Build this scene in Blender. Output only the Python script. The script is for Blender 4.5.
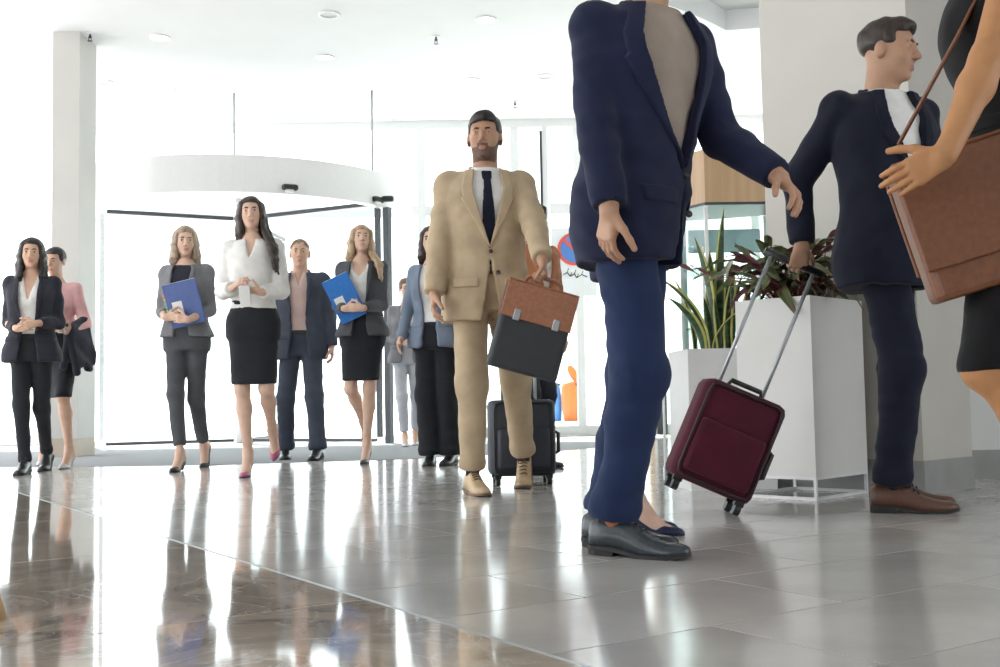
import bpy, math, random
import numpy as np
from mathutils import Vector, Matrix
R = math.radians
rng = random.Random(7)
sc = bpy.context.scene
col = sc.collection
for o in list(bpy.data.objects): bpy.data.objects.remove(o)

# ------------------------------------------------------------------ camera
F = 1100.0; CAMZ = 0.45; HOR = 400.0
PITCH = math.atan((HOR - 333.5) / F); ROLL = R(1.0)
cd = bpy.data.cameras.new('camera'); cam = bpy.data.objects.new('camera', cd); col.objects.link(cam)
cd.sensor_width = 36.0; cd.lens = F / 1000 * 36.0; cd.clip_end = 300; cd.clip_start = .05
CM = Matrix.Rotation(math.pi / 2 + PITCH, 4, 'X') @ Matrix.Rotation(-ROLL, 4, 'Z')
CM = Matrix.Translation((0, 0, CAMZ)) @ CM
cam.matrix_world = CM
sc.camera = cam
C3 = np.array(CM.to_3x3())
def ray(px, py):
    v = np.array([(px - 500) / F, -(py - 333.5) / F, -1.0]); return C3 @ v
def G(px, py, z=0.0):                      # pixel -> point on the horizontal plane z
    r = ray(px, py); t = (z - CAMZ) / r[2]; return np.array([r[0] * t, r[1] * t, z])
def P(px, py, d):                          # pixel -> point at distance d along +Y
    r = ray(px, py); t = d / r[1]; return np.array([r[0] * t, d, CAMZ + r[2] * t])

# ------------------------------------------------------------------ world, lights, exposure
w = bpy.data.worlds.new('world'); sc.world = w; w.use_nodes = True
bg = w.node_tree.nodes['Background']; bg.inputs[0].default_value = (0.93, 0.97, 1.0, 1); bg.inputs[1].default_value = 1.75
sc.view_settings.view_transform = 'Standard'; sc.view_settings.look = 'None'
sc.view_settings.gamma = 1.0; sc.view_settings.use_curve_mapping = False
sd = bpy.data.lights.new('sun', 'SUN'); sd.energy = 9.5; sd.angle = R(2); sd.color = (1, .97, .92)
sun = bpy.data.objects.new('sun', sd); col.objects.link(sun); sun.location = (-4, 30, 20)
sun.rotation_euler = Vector((.30, -.62, -.80)).to_track_quat('-Z', 'Y').to_euler()
sc.view_settings.exposure = 1.05

# ------------------------------------------------------------------ materials
def new_mat(name):
    m = bpy.data.materials.new(name); m.use_nodes = True
    return m, m.node_tree.nodes, m.node_tree.links, m.node_tree.nodes['Principled BSDF']
def mix_noise(n, l, c1, c2, scale, detail=4, coord='Object', stretch=None, lo=.35, hi=.65):
    tc = n.new('ShaderNodeTexCoord'); mp = n.new('ShaderNodeMapping'); nz = n.new('ShaderNodeTexNoise')
    if stretch: mp.inputs['Scale'].default_value = stretch
    nz.inputs['Scale'].default_value = scale; nz.inputs['Detail'].default_value = detail
    cr = n.new('ShaderNodeValToRGB')
    cr.color_ramp.elements[0].position = lo; cr.color_ramp.elements[1].position = hi
    cr.color_ramp.elements[0].color = (*c1, 1); cr.color_ramp.elements[1].color = (*c2, 1)
    l.new(tc.outputs[coord], mp.inputs[0]); l.new(mp.outputs[0], nz.inputs[0]); l.new(nz.outputs['Fac'], cr.inputs[0])
    return cr, nz
def plain(name, c, rough=.5, metal=0., var=.06, scale=30., bump=0., spec=.5, coat=0., stretch=None):
    m, n, l, b = new_mat(name)
    c1 = tuple(x * (1 - var) for x in c); c2 = tuple(min(1, x * (1 + var)) for x in c)
    cr, nz = mix_noise(n, l, c1, c2, scale, stretch=stretch)
    l.new(cr.outputs[0], b.inputs['Base Color'])
    b.inputs['Roughness'].default_value = rough; b.inputs['Metallic'].default_value = metal
    b.inputs['Specular IOR Level'].default_value = spec; b.inputs['Coat Weight'].default_value = coat
    if bump:
        bp = n.new('ShaderNodeBump'); bp.inputs['Strength'].default_value = bump; bp.inputs['Distance'].default_value = .004
        l.new(nz.outputs['Fac'], bp.inputs['Height']); l.new(bp.outputs[0], b.inputs['Normal'])
    return m
def fabric(name, c, rough=.85, bump=.25, var=.10):
    m, n, l, b = new_mat(name)
    c1 = tuple(x * (1 - var) for x in c); c2 = tuple(min(1, x * (1 + var)) for x in c)
    cr, nz = mix_noise(n, l, c1, c2, 9., 5)
    l.new(cr.outputs[0], b.inputs['Base Color']); b.inputs['Roughness'].default_value = rough
    b.inputs['Specular IOR Level'].default_value = .25; b.inputs['Sheen Weight'].default_value = .08
    tc = n.new('ShaderNodeTexCoord'); n2 = n.new('ShaderNodeTexNoise'); n2.inputs['Scale'].default_value = 260.
    l.new(tc.outputs['Object'], n2.inputs[0])
    bp = n.new('ShaderNodeBump'); bp.inputs['Strength'].default_value = bump; bp.inputs['Distance'].default_value = .002
    l.new(n2.outputs['Fac'], bp.inputs['Height']); l.new(bp.outputs[0], b.inputs['Normal'])
    return m
def emit(name, c, s):
    m, n, l, b = new_mat(name)
    b.inputs['Emission Color'].default_value = (*c, 1); b.inputs['Emission Strength'].default_value = s
    b.inputs['Base Color'].default_value = (*c, 1)
    return m
def glass(name, tint=(.96, 1, .99), refl=.08, rough=0.02):
    m, n, l, b = new_mat(name); n.remove(b)
    out = n['Material Output']; tr = n.new('ShaderNodeBsdfTransparent'); gl = n.new('ShaderNodeBsdfGlossy')
    lw = n.new('ShaderNodeLayerWeight'); lw.inputs[0].default_value = .5; pw = n.new('ShaderNodeMath'); pw.operation = 'POWER'; pw.inputs[1].default_value = 4.
    fr = n.new('ShaderNodeMath'); fr.operation = 'MULTIPLY_ADD'; fr.inputs[1].default_value = .6; fr.inputs[2].default_value = .035; mx = n.new('ShaderNodeMixShader')
    l.new(lw.outputs['Facing'], pw.inputs[0]); l.new(pw.outputs[0], fr.inputs[0])
    tr.inputs[0].default_value = (*tint, 1); gl.inputs['Roughness'].default_value = rough
    l.new(fr.outputs[0], mx.inputs[0]); l.new(tr.outputs[0], mx.inputs[1]); l.new(gl.outputs[0], mx.inputs[2])
    l.new(mx.outputs[0], out.inputs[0]); return m
def hair_mat(name, c, dark=.55):
    m, n, l, b = new_mat(name)
    cr, nz = mix_noise(n, l, tuple(x * dark for x in c), c, 60., 3, stretch=(1, 1, .12))
    l.new(cr.outputs[0], b.inputs['Base Color']); b.inputs['Roughness'].default_value = .45
    bp = n.new('ShaderNodeBump'); bp.inputs['Strength'].default_value = .7; bp.inputs['Distance'].default_value = .006
    l.new(nz.outputs['Fac'], bp.inputs['Height']); l.new(bp.outputs[0], b.inputs['Normal']); return m
def wood_mat(name, c1, c2, rough=.4, stretch=(1, 1, .06), scale=18):
    m, n, l, b = new_mat(name)
    cr, nz = mix_noise(n, l, c1, c2, scale, 6, stretch=stretch)
    l.new(cr.outputs[0], b.inputs['Base Color']); b.inputs['Roughness'].default_value = rough; return m
def tile_mat():
    m, n, l, b = new_mat('floor_tile')
    cr, nz = mix_noise(n, l, (.47, .45, .425), (.58, .555, .525), 2.2, 7, coord='Object')
    oi = n.new('ShaderNodeObjectInfo'); hs = n.new('ShaderNodeHueSaturation')
    mr = n.new('ShaderNodeMapRange'); mr.inputs['To Min'].default_value = .93; mr.inputs['To Max'].default_value = 1.05
    l.new(oi.outputs['Random'], mr.inputs[0]); l.new(mr.outputs[0], hs.inputs['Value'])
    l.new(cr.outputs[0], hs.inputs['Color']); l.new(hs.outputs[0], b.inputs['Base Color'])
    b.inputs['Roughness'].default_value = .2; b.inputs['Specular IOR Level'].default_value = .8
    n2 = n.new('ShaderNodeTexNoise'); n2.inputs['Scale'].default_value = 14.
    m2 = n.new('ShaderNodeMapRange'); m2.inputs['To Min'].default_value = .07; m2.inputs['To Max'].default_value = .2
    l.new(n2.outputs['Fac'], m2.inputs[0]); l.new(m2.outputs[0], b.inputs['Roughness'])
    return m
def marble_mat():
    m, n, l, b = new_mat('polished_marble')
    tc = n.new('ShaderNodeTexCoord'); n1 = n.new('ShaderNodeTexNoise'); n1.inputs['Scale'].default_value = 3.2
    n1.inputs['Detail'].default_value = 9; n1.inputs['Distortion'].default_value = 1.6
    l.new(tc.outputs['Object'], n1.inputs[0])
    cr = n.new('ShaderNodeValToRGB'); e = cr.color_ramp.elements
    e[0].position = .3; e[0].color = (.27, .22, .175, 1); e[1].position = .72; e[1].color = (.72, .62, .51, 1)
    e.new(.5).color = (.53, .445, .36, 1)
    l.new(n1.outputs['Fac'], cr.inputs[0])
    n2 = n.new('ShaderNodeTexNoise'); n2.inputs['Scale'].default_value = 2.4; n2.inputs['Detail'].default_value = 6; n2.inputs['Distortion'].default_value = 2.5
    l.new(tc.outputs['Object'], n2.inputs[0])
    v = n.new('ShaderNodeValToRGB'); e = v.color_ramp.elements
    e[0].position = .485; e[0].color = (0, 0, 0, 1); e[1].position = .515; e[1].color = (0, 0, 0, 1); e.new(.5).color = (1, 1, 1, 1)
    l.new(n2.outputs['Fac'], v.inputs[0])
    mx = n.new('ShaderNodeMixRGB'); mx.inputs[2].default_value = (.72, .69, .64, 1)
    ml = n.new('ShaderNodeMath'); ml.operation = 'MULTIPLY'; ml.inputs[1].default_value = .65
    l.new(v.outputs[0], ml.inputs[0]); l.new(ml.outputs[0], mx.inputs[0]); l.new(cr.outputs[0], mx.inputs[1])
    l.new(mx.outputs[0], b.inputs['Base Color']); b.inputs['Roughness'].default_value = .07
    b.inputs['Specular IOR Level'].default_value = .9; b.inputs['Coat Weight'].default_value = .6; b.inputs['Coat Roughness'].default_value = .05
    return m

M = {}
M['tile'] = tile_mat(); M['marble'] = marble_mat()
M['grout'] = plain('grout', (.13, .127, .12), .9)
M['ceil'] = plain('ceiling_paint', (.84, .85, .86), .8, var=.01, scale=2)
M['ceil2'] = plain('ceiling_upper_paint', (.72, .73, .74), .8, var=.01, scale=2)
M['colw'] = plain('column_plaster', (.60, .575, .525), .6, var=.02, scale=3)
M['colb'] = plain('column_base_stone', (.36, .36, .35), .35, var=.08, scale=6)
M['colwl'] = plain('column_plaster_pale', (.80, .80, .79), .6, var=.02, scale=3)
M['collp'] = plain('column_plaster_warm', (.56, .545, .52), .6, var=.02, scale=3)
M['colbl'] = plain('column_base_tan', (.46, .385, .31), .5, var=.05, scale=6)
M['mat'] = plain('entrance_mat', (.30, .305, .32), .95, var=.25, scale=160, bump=.6)
M['white'] = plain('white_metal', (.85, .85, .85), .4, var=.01)
M['planter'] = plain('planter_white', (.80, .79, .76), .45, var=.02, scale=4)
M['dark'] = plain('dark_metal', (.06, .065, .075), .4, .3)
M['grey'] = plain('grey_metal', (.45, .47, .49), .35, .5)
M['black'] = plain('black_plastic', (.018, .018, .02), .4)
M['paleg'] = plain('pale_grey_metal', (.72, .74, .76), .4); M['glass'] = glass('clear_glass'); M['tealglass'] = glass('pale_green_glass', (.92, .97, .96))
M['lamp'] = emit('lamp_glow', (1, .98, .94), 6)
M['lampoff'] = plain('lamp_unlit', (.55, .56, .57), .4)
M['pave'] = plain('pavement', (.62, .62, .61), .8, var=.05, scale=2)
M['oak'] = wood_mat('oak_veneer', (.50, .32, .18), (.60, .40, .24), .35)
M['tanwood'] = wood_mat('tan_wood', (.50, .33, .17), (.62, .42, .24), .4)

# ------------------------------------------------------------------ mesh helpers
def tag(o, label=None, cat=None, group=None, kind=None):
    if label: o['label'] = label
    if cat: o['category'] = cat
    if group: o['group'] = group
    if kind: o['kind'] = kind
    return o
def mesh_np(name, V, Q, mats, smooth=True, idx=None):
    me = bpy.data.meshes.new(name); V = np.asarray(V, np.float32)
    if isinstance(Q, np.ndarray):
        nq, k = Q.shape
        me.vertices.add(len(V)); me.vertices.foreach_set('co', V.ravel())
        me.loops.add(nq * k); me.loops.foreach_set('vertex_index', Q.astype(np.int32).ravel())
        me.polygons.add(nq); me.polygons.foreach_set('loop_start', np.arange(0, nq * k, k, dtype=np.int32))
        me.polygons.foreach_set('loop_total', np.full(nq, k, np.int32))
        me.update(calc_edges=True)
    else:
        me.from_pydata([tuple(map(float, v)) for v in V], [], [tuple(f) for f in Q]); me.update()
    for m in (mats if isinstance(mats, (list, tuple)) else [mats]): me.materials.append(m)
    n = len(me.polygons)
    me.polygons.foreach_set('use_smooth', np.full(n, smooth, bool))
    if idx is not None: me.polygons.foreach_set('material_index', np.asarray(idx, np.int32))
    me.update(); return me
def link(name, me, parent=None, loc=None, rz=None, mw=None):
    o = bpy.data.objects.new(name, me); col.objects.link(o)
    if parent: o.parent = parent
    if loc is not None: o.location = [float(x) for x in loc]
    if rz is not None: o.rotation_euler = (0, 0, rz)
    return o
def empty(name, loc, rz=0., label=None, cat=None, group=None):
    o = bpy.data.objects.new(name, None); col.objects.link(o); o.empty_display_size = .1
    o.location = [float(x) for x in loc]; o.rotation_euler = (0, 0, rz)
    return tag(o, label, cat, group)
class MB:
    def __init__(s): s.v = []; s.f = []; s.i = []
    def add(s, V, Fs, mi=0):
        b = len(s.v); s.v += [tuple(map(float, p)) for p in V]; s.f += [tuple(b + k for k in f) for f in Fs]; s.i += [mi] * len(Fs); return s
    def box(s, c, d, rot=None, mi=0, bev=0.):
        c = np.array(c, float); h = np.array(d, float) / 2
        if bev <= 0:
            V = [np.array((x, y, z)) * h for z in (-1, 1) for y in (-1, 1) for x in (-1, 1)]
            Fs = [(0, 2, 3, 1), (4, 5, 7, 6), (0, 1, 5, 4), (2, 6, 7, 3), (0, 4, 6, 2), (1, 3, 7, 5)]
        else:
            V = []; bev = min(bev, h.min() * .9)
            oct_ = lambda a, b: [(a - bev, -b), (a, -b + bev), (a, b - bev), (a - bev, b), (-a + bev, b), (-a, b - bev), (-a, -b + bev), (-a + bev, -b)]
            rings = [(-h[2], bev), (-h[2] + bev, 0), (h[2] - bev, 0), (h[2], bev)]
            for z, ins in rings:
                V += [np.array((x, y, z)) for x, y in oct_(h[0] - ins, h[1] - ins)]
            Fs = [tuple(range(7, -1, -1)), tuple(range(24, 32))]
            for r in range(3):
                for k in range(8): Fs.append((r * 8 + k, r * 8 + (k + 1) % 8, r * 8 + 8 + (k + 1) % 8, r * 8 + 8 + k))
        if rot is not None: V = [np.array(rot) @ v for v in V]
        return s.add([v + c for v in V], Fs, mi)
    def tube(s, pts, rad, n=10, mi=0, caps=True, flat=None):
        pts = [np.array(p, float) for p in pts]; m = len(pts)
        rad = rad if hasattr(rad, '__len__') else [rad] * m
        V = []; up = np.array((0, 0, 1.)); prev = None
        for i, p in enumerate(pts):
            t = pts[min(i + 1, m - 1)] - pts[max(i - 1, 0)]; t = t / (np.linalg.norm(t) + 1e-9)
            if prev is None:
                a = np.cross(t, up)
                if np.linalg.norm(a) < .1: a = np.cross(t, (1., 0, 0))
            else: a = prev - t * np.dot(prev, t)
            a = a / np.linalg.norm(a); prev = a; b = np.cross(t, a)
            for k in range(n):
                q = 2 * math.pi * k / n; V.append(p + rad[i] * (math.cos(q) * a + math.sin(q) * b * (flat or 1)))
        Fs = [(i * n + k, i * n + (k + 1) % n, (i + 1) * n + (k + 1) % n, (i + 1) * n + k) for i in range(m - 1) for k in range(n)]
        if caps: Fs += [tuple(range(n - 1, -1, -1)), tuple(range((m - 1) * n, m * n))]
        return s.add(V, Fs, mi)
    def rings(s, rings, mi=0, caps=True):
        n = len(rings[0]); m = len(rings); V = [p for r in rings for p in r]
        Fs = [(i * n + k, i * n + (k + 1) % n, (i + 1) * n + (k + 1) % n, (i + 1) * n + k) for i in range(m - 1) for k in range(n)]
        if caps: Fs += [tuple(range(n - 1, -1, -1)), tuple(range((m - 1) * n, m * n))]
        return s.add(V, Fs, mi)
    def prism(s, poly, z0, z1, mi=0):
        n = len(poly); V = [(x, y, z0) for x, y in poly] + [(x, y, z1) for x, y in poly]
        return s.add(V, [tuple(range(n - 1, -1, -1)), tuple(range(n, 2 * n))] + [(k, (k + 1) % n, n + (k + 1) % n, n + k) for k in range(n)], mi)
    def disc(s, c, r, h, n=24, mi=0):
        return s.prism([(c[0] + r * math.cos(2 * math.pi * k / n), c[1] + r * math.sin(2 * math.pi * k / n)) for k in range(n)], c[2], c[2] + h, mi)
    def build(s, name, mats, parent=None, smooth=False, loc=None, rz=None):
        me = mesh_np(name, s.v, s.f, mats, smooth, s.i); return link(name, me, parent, loc, rz)
def rotm(axis, a): return np.array(Matrix.Rotation(a, 3, axis))
def rot_to(z, x=None):                     # matrix with columns x,y,z; local z along z
    z = np.array(z, float); z /= np.linalg.norm(z); x = np.array(x if x is not None else (1, 0, 0), float)
    x = x - z * np.dot(x, z); x /= np.linalg.norm(x); return np.stack([x, np.cross(z, x), z], 1)

# ------------------------------------------------------------------ the setting
CEIL = 3.95; FAC = 13.05
# floor: grout bed, tiles laid on the diagonal of the hall, marble field, entrance mat
A = R(34); U = np.array((math.cos(A), math.sin(A))); Vv = np.array((-math.sin(A), math.cos(A)))
b0 = G(50, 503)[:2]; b1 = G(548, 655)[:2]
O = b1.copy()                               # tile grid starts on the marble border
fl = MB(); fl.box((1.0, 4.0, -.055), (18, 21.2, .1)); floor = fl.build('floor', M['grout']); tag(floor, kind='structure')
TL, TW, GAP = .8, .4, .005
MC = np.array((-2.5, FAC)); MRX, MRY = 4.35, 4.75
def in_mat(x, y): return ((x - MC[0]) / MRX) ** 2 + ((y - MC[1]) / MRY) ** 2 < 1
t = MB(); t.box((0, 0, -.004), (TL - GAP, TW - GAP, .008), bev=.0004); tme = mesh_np('tile', t.v, t.f, M['tile'], False)
cells = []
for j in range(-40, 60):
    for i in range(-3, 24):
        # rows run along U starting at the border line u = 0
        u = (i + .5) * TL + (TL / 2 if j % 2 else 0); v = (j + .5) * TW
        p = O + U * u + Vv * v
        if u < TL * .5 - 1e-6 and not (j % 2): continue
        if u < TL * .99 and (j % 2) and i < 0: continue
        if not (-7.8 < p[0] < 9.8 and -1.4 < p[1] < 14.4): continue
        if in_mat(*p) and in_mat(*(p + U * .3)) and in_mat(*(p - U * .3)): continue
        d = p[1]; infr = d > .9 and abs(p[0]) < d * .455 + .5
        cells.append((0 if infr else 1, d, p))
cells.sort(key=lambda c: (c[0], c[1]))
for k, (f, d, p) in enumerate(cells[:300]): link('tile', tme, floor, (p[0], p[1], 0), A)
rest = MB(); RA = rotm('Z', A)
for f, d, p in cells[300:]: rest.box((p[0], p[1], -.004), (TL - GAP, TW - GAP, .008), RA)
hl = MB()                                   # half tiles closing the border
for j in range(-40, 60, 1):
    if j % 2:
        p = O + U * (TL * .25) + Vv * (j + .5) * TW
        if -7.8 < p[0] < 9.8 and -1.4 < p[1] < 14: rest.box((p[0], p[1], -.004), (TL / 2 - GAP, TW - GAP, .008), RA)
tag(rest.build('tile_field', M['tile'], floor), kind='stuff')
# marble slabs left of the border
s = MB(); SL = 1.2; s.box((0, 0, -.004), (SL - .003, SL - .003, .0085), bev=.001); sme = mesh_np('marble_slab', s.v, s.f, M['marble'], False)
for i in range(1, 8):
    for j in range(-4, 9):
        p = O - U * ((i - .5) * SL) + Vv * (j * SL + .1)
        if -7.8 < p[0] < 4 and -1.0 < p[1] < 9.5 and not in_mat(*p): link('marble_slab', sme, floor, (p[0], p[1], 0), A)
strip = MB(); mid = O + Vv * 3.; strip.box((mid[0], mid[1], -.0035), (.012, 12, .008), RA)
strip.build('edge_strip', M['grey'], floor)
mt = MB(); n = 64
poly = [(MC[0] + MRX * math.cos(math.pi + math.pi * k / n), MC[1] + MRY * math.sin(math.pi + math.pi * k / n)) for k in range(n + 1)]
mt.prism(poly, -.006, .0006)
tag(mt.build('entrance_mat', M['mat']), 'grey ribbed entrance mat spread in front of the revolving door', 'mat')
pv = MB(); pv.box((0, 44, -.06), (120, 61.6, .1)); tag(pv.build('pavement', M['pave']), kind='structure')

# ceiling: upper field and the lower round field above the entrance
ce = MB(); ce.box((1, 4.0, CEIL + .30), (18, 21.2, .2)); ceiling = ce.build('ceiling', M['ceil2']); tag(ceiling, kind='structure')
so = MB(); cc = (-1.75, 13.4); cr_ = 5.0; n = 72
poly = [(cc[0] + cr_ * math.cos(math.pi + math.pi * k / n) * 1.0, cc[1] + cr_ * math.sin(math.pi + math.pi * k / n)) for k in range(n + 1)]
poly = [(-8, 14.6), (-8, 10.4)] + [p for p in poly if p[1] < 10.4] + [(3.2, 10.2), (10, 8.6), (10, 14.6)]
so.prism(poly, CEIL, CEIL + .2); so.build('ceiling_soffit', M['ceil'], ceiling)
def downlight(px, py, on):
    z = CEIL if in_soff(px, py) else CEIL + .2
    p = G(px, py, z); e = empty('downlight', p, 0, ('glowing' if on else 'unlit grey') + ' round recessed downlight in the white ceiling', 'downlight', 'lit ceiling downlights' if on else 'unlit ceiling downlights')
    a = MB(); n = 24
    r0 = [(.10 * math.cos(2 * math.pi * k / n), .10 * math.sin(2 * math.pi * k / n), 0) for k in range(n)]
    r1 = [(x * .98, y * .98, -.012) for x, y, _ in r0]; r2 = [(x * .78, y * .78, -.012) for x, y, _ in r0]; r3 = [(x * .78, y * .78, -.002) for x, y, _ in r0]
    a.rings([r0, r1, r2, r3], caps=False); a.build('trim_ring', M['white'], e, True)
    b = MB(); b.disc((0, 0, -.006), .078, .004); b.build('lens', M['lamp'] if on else M['lampoff'], e)
def in_soff(px, py):
    p = G(px, py, CEIL); return p[1] > 10.2 or (p[0] - cc[0]) ** 2 + (p[1] - cc[1]) ** 2 < cr_ ** 2
for px, py, on in ((486, 19, 1), (160, 37, 1), (472, 80, 1), (329, 14, 0), (545, 76, 0), (325, 57, 1), (268, 104, 0), (105, 82, 0), (171, 91, 0), (394, 118, 0)):
    downlight(px, py, on)
for px, py in ((90, 33), (436, 36), (515, 101), (714, 68)):
    p = G(px, py, CEIL if py > 30 else CEIL + .2); e = empty('sprinkler_head', p, 0, 'small metal fire sprinkler head hanging from the white ceiling', 'sprinkler', 'ceiling sprinklers')
    a = MB(); a.disc((0, 0, -.012), .035, .012, 16); a.build('rosette', M['white'], e)
    a = MB(); a.tube([(0, 0, -.01), (0, 0, -.05)], .009); a.tube([(-.012, 0, -.03), (-.012, 0, -.07)], .003, 6); a.tube([(.012, 0, -.03), (.012, 0, -.07)], .003, 6); a.build('frame', M['dark'], e, True)
    a = MB(); a.disc((0, 0, -.078), .022, .004, 12); a.build('deflector', M['dark'], e)

# columns
def column(name, corner, dirA, la, dirB, lb, mw, mb, hb, label):
    c = np.array(corner[:2], float); da = np.array((math.cos(dirA), math.sin(dirA))); db = np.array((math.cos(dirB), math.sin(dirB)))
    poly = [c, c + da * la, c + da * la + db * lb, c + db * lb]
    cen = sum(poly) / 4
    sh = MB(); sh.prism([tuple(p) for p in poly], hb, CEIL + .02); o = sh.build(name, mw); tag(o, kind='structure')
    bs = MB(); bs.prism([tuple(cen + (p - cen) * 1.012) for p in poly], 0, hb); bs.build('base_band', mb, o)
    return o
pc = G(925, 494.5)
column('trim_1', pc, R(40), .44, R(130), .80, M['colw'], M['colb'], .148, '')
q = G(72, 457)
column('trim_2', P(50, 457, q[1]), R(0), .25, R(90), .42, M['collp'], M['colbl'], .17, '')
q2 = P(512, 300, 12.4)
# right hand wall far behind the column and low parapet
wk = MB(); wk.box((1, -6.5, 2.08), (18, .2, 4.2)); tag(wk.build('wall_back_unseen', M['colwl']), kind='structure')  # unseen rear wall, added to cut the frontal light from behind the camera
wr = MB(); wr.box((5.6, 8.0, 2.0), (.2, 11.0, 4.1)); tag(wr.build('wall_right', M['colwl']), kind='structure')
ws_ = MB(); ws_.box((3.93, 5.80, CEIL / 2 + .1), (3.1, .2, CEIL + .2)); tag(ws_.build('wall_side', M['colwl']), kind='structure')
bs_ = MB(); bs_.box((3.93, 5.69, .075), (3.1, .02, .15)); tag(bs_.build('baseboard_side', M['colb']), kind='structure')
bb = MB(); bb.box((5.49, 8.0, .08), (.02, 11.0, .16)); tag(bb.build('baseboard_right', M['colb']), kind='structure')

# facade: mullions, transoms and panes each on their own
fac = MB(); fac.box((0, FAC + .6, CEIL + .05), (17, .14, .3)); facade = fac.build('window_1', M['white']); tag(facade, kind='structure')
xs = [-7.6, -6.3, -5.25, -.95, .22, .60, 1.0, 1.93, 3.2, 4.4, 5.4]
FY = FAC + .6
for x in xs:
    a = MB(); wdt = .10 if x != .60 else .07
    a.box((x, FY, CEIL / 2), (wdt, .12, CEIL)); a.build('mullion', M['white'], facade)
for x in (1.93,):
    a = MB(); a.box((x - .085, FY - .02, 1.6), (.07, .10, 3.2)); a.build('wood_post', M['oak'], facade)
    a = MB(); a.box((x + .045, FY - .09, 1.6), (.12, .06, 3.2)); a.build('metal_post', M['dark'], facade)
a = MB(); a.box((.55, FY - .065, 3.15), (.03, .02, 1.3)); a.build('gasket', M['dark'], facade)
for x0, x1 in zip(xs[:-1], xs[1:]):
    big = (x0, x1) == (-5.25, -.95)
    for z, hh in ((2.82, .13), (.06, .12)):
        if big and z < 1: continue
        a = MB(); a.box(((x0 + x1) / 2, FY, z), (x1 - x0 - .1, .10, hh)); a.build('transom', M['white'], facade)
    for z0, z1 in ((.12, 2.755), (2.885, CEIL)):
        if big and z0 < 1: continue
        a = MB(); a.box(((x0 + x1) / 2, FY, (z0 + z1) / 2), (x1 - x0 - .1, .012, z1 - z0)); a.build('pane', M['glass'], facade)
# inner door frame seen beside the mullion
dr = MB(); x0, x1 = .27, .55
for x in (x0 + .03, x1 - .03): dr.box((x, FY - .08, 1.35), (.05, .05, 2.6))
dr.box(((x0 + x1) / 2, FY - .08, 2.62), (x1 - x0 - .11, .05, .06)); d = dr.build('door_1', M['grey']); tag(d, kind='structure')
a = MB(); a.box(((x0 + x1) / 2, FY - .08, 1.33), (x1 - x0 - .12, .01, 2.5)); a.build('pane', M['glass'], d)
a = MB(); a.tube([(x0 + .09, FY - .13, .9), (x0 + .09, FY - .13, 1.3)], .012); a.build('door_handle', M['grey'], d, True)

# revolving door
RC = np.array((P(240, 300, FAC)[0], FAC)); RR = 2.07
rd = empty('revolving_door', (RC[0], RC[1], .002), 0, 'large glass revolving door with white curved canopy and dark wing frames', 'revolving door')
def arc(r, a0, a1, n): return [(r * math.cos(a0 + (a1 - a0) * k / n), r * math.sin(a0 + (a1 - a0) * k / n)) for k in range(n + 1)]
a = MB(); pl = arc(RR, math.pi * 1.0, math.pi * 2.0, 48) + arc(RR - .10, math.pi * 2.0, math.pi * 1.0, 48); a.prism(pl, 2.60, 2.98); a.build('canopy', M['white'], rd, False)
a = MB(); a.prism(arc(RR - .1, math.pi, 2 * math.pi, 48), 2.90, 2.96); a.build('canopy_roof', M['white'], rd)
a = MB(); a.tube([(0, 0, .0), (0, 0, 2.9)], .055, 16); a.build('centre_post', M['white'], rd, True)
rp = P(388, 300, 12.1)[:2] - RC; lp = P(92, 300, 12.3)[:2] - RC
for nm, e in (('wing', rp * .955), ('wing', lp * .955), ('wing', np.array((.2, 1.8)))):
    L = np.linalg.norm(e); dd = e / L; ang = math.atan2(dd[1], dd[0]); RZ = rotm('Z', ang)
    wg = MB()
    for z, h in ((2.66, .045), (.03, .035)): wg.box((*(dd * L / 2), z), (L - .16, .05, h), RZ)
    wo = wg.build(nm, M['dark'], rd); st = MB(); st.box((*(dd * (L - .03)), 1.345), (.05, .05, 2.56), RZ); st.build('stile', M['dark'] if e[0] > 1 else M['paleg'], wo)
    g = MB(); g.box((*(dd * (L / 2)), 1.355), (L - .2, .012, 2.53), RZ); g.build('pane', M['glass'], wo)
for e in (rp, lp):
    a = MB(); a.box((*e, 1.3), (.07, .07, 2.6), rotm('Z', math.atan2(e[1], e[0]))); a.build('door_post', M['dark'] if e is rp else M['white'], rd)
for s0, s1 in ((math.atan2(rp[1], rp[0]) + .02, 0), (-math.pi, math.atan2(lp[1], lp[0]) - .02)):
    pl = arc(RR - .04, s0, s1, 12) + arc(RR - .052, s1, s0, 12)
    a = MB(); a.prism(pl, .02, 2.6); a.build('curved_pane', M['glass'], rd, False)
for px, py in ((291, 183), (371, 188)):
    x = P(px, 300, 11.2)[0] - RC[0]; y = -math.sqrt(RR ** 2 - x * x) - .03; an = math.atan2(y, x) + math.pi / 2
    a = MB(); a.box((x, y, 2.665), (.16, .07, .06), rotm('Z', an), bev=.012); sn = a.build('motion_sensor', M['black'], rd)
    a = MB(); a.box((x, y - .02, 2.625), (.09, .04, .03), rotm('Z', an), bev=.008); a.build('sensor_lens', M['white'], sn)
a = MB(); a.box((rp[0] + .02, rp[1] - .1, 2.68), (.13, .07, .06), bev=.012); a.build('motion_sensor', M['black'], rd)
for px, py0 in ((234, 97), (372, 113)):
    p = P(px, py0, 12.2); a = MB(); a.tube([(p[0] - RC[0], -.85, 2.97), (p[0] - RC[0], -.85, CEIL + .01)], .012, 8); a.build('hanger_rod', M['grey'], rd, True)

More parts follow.
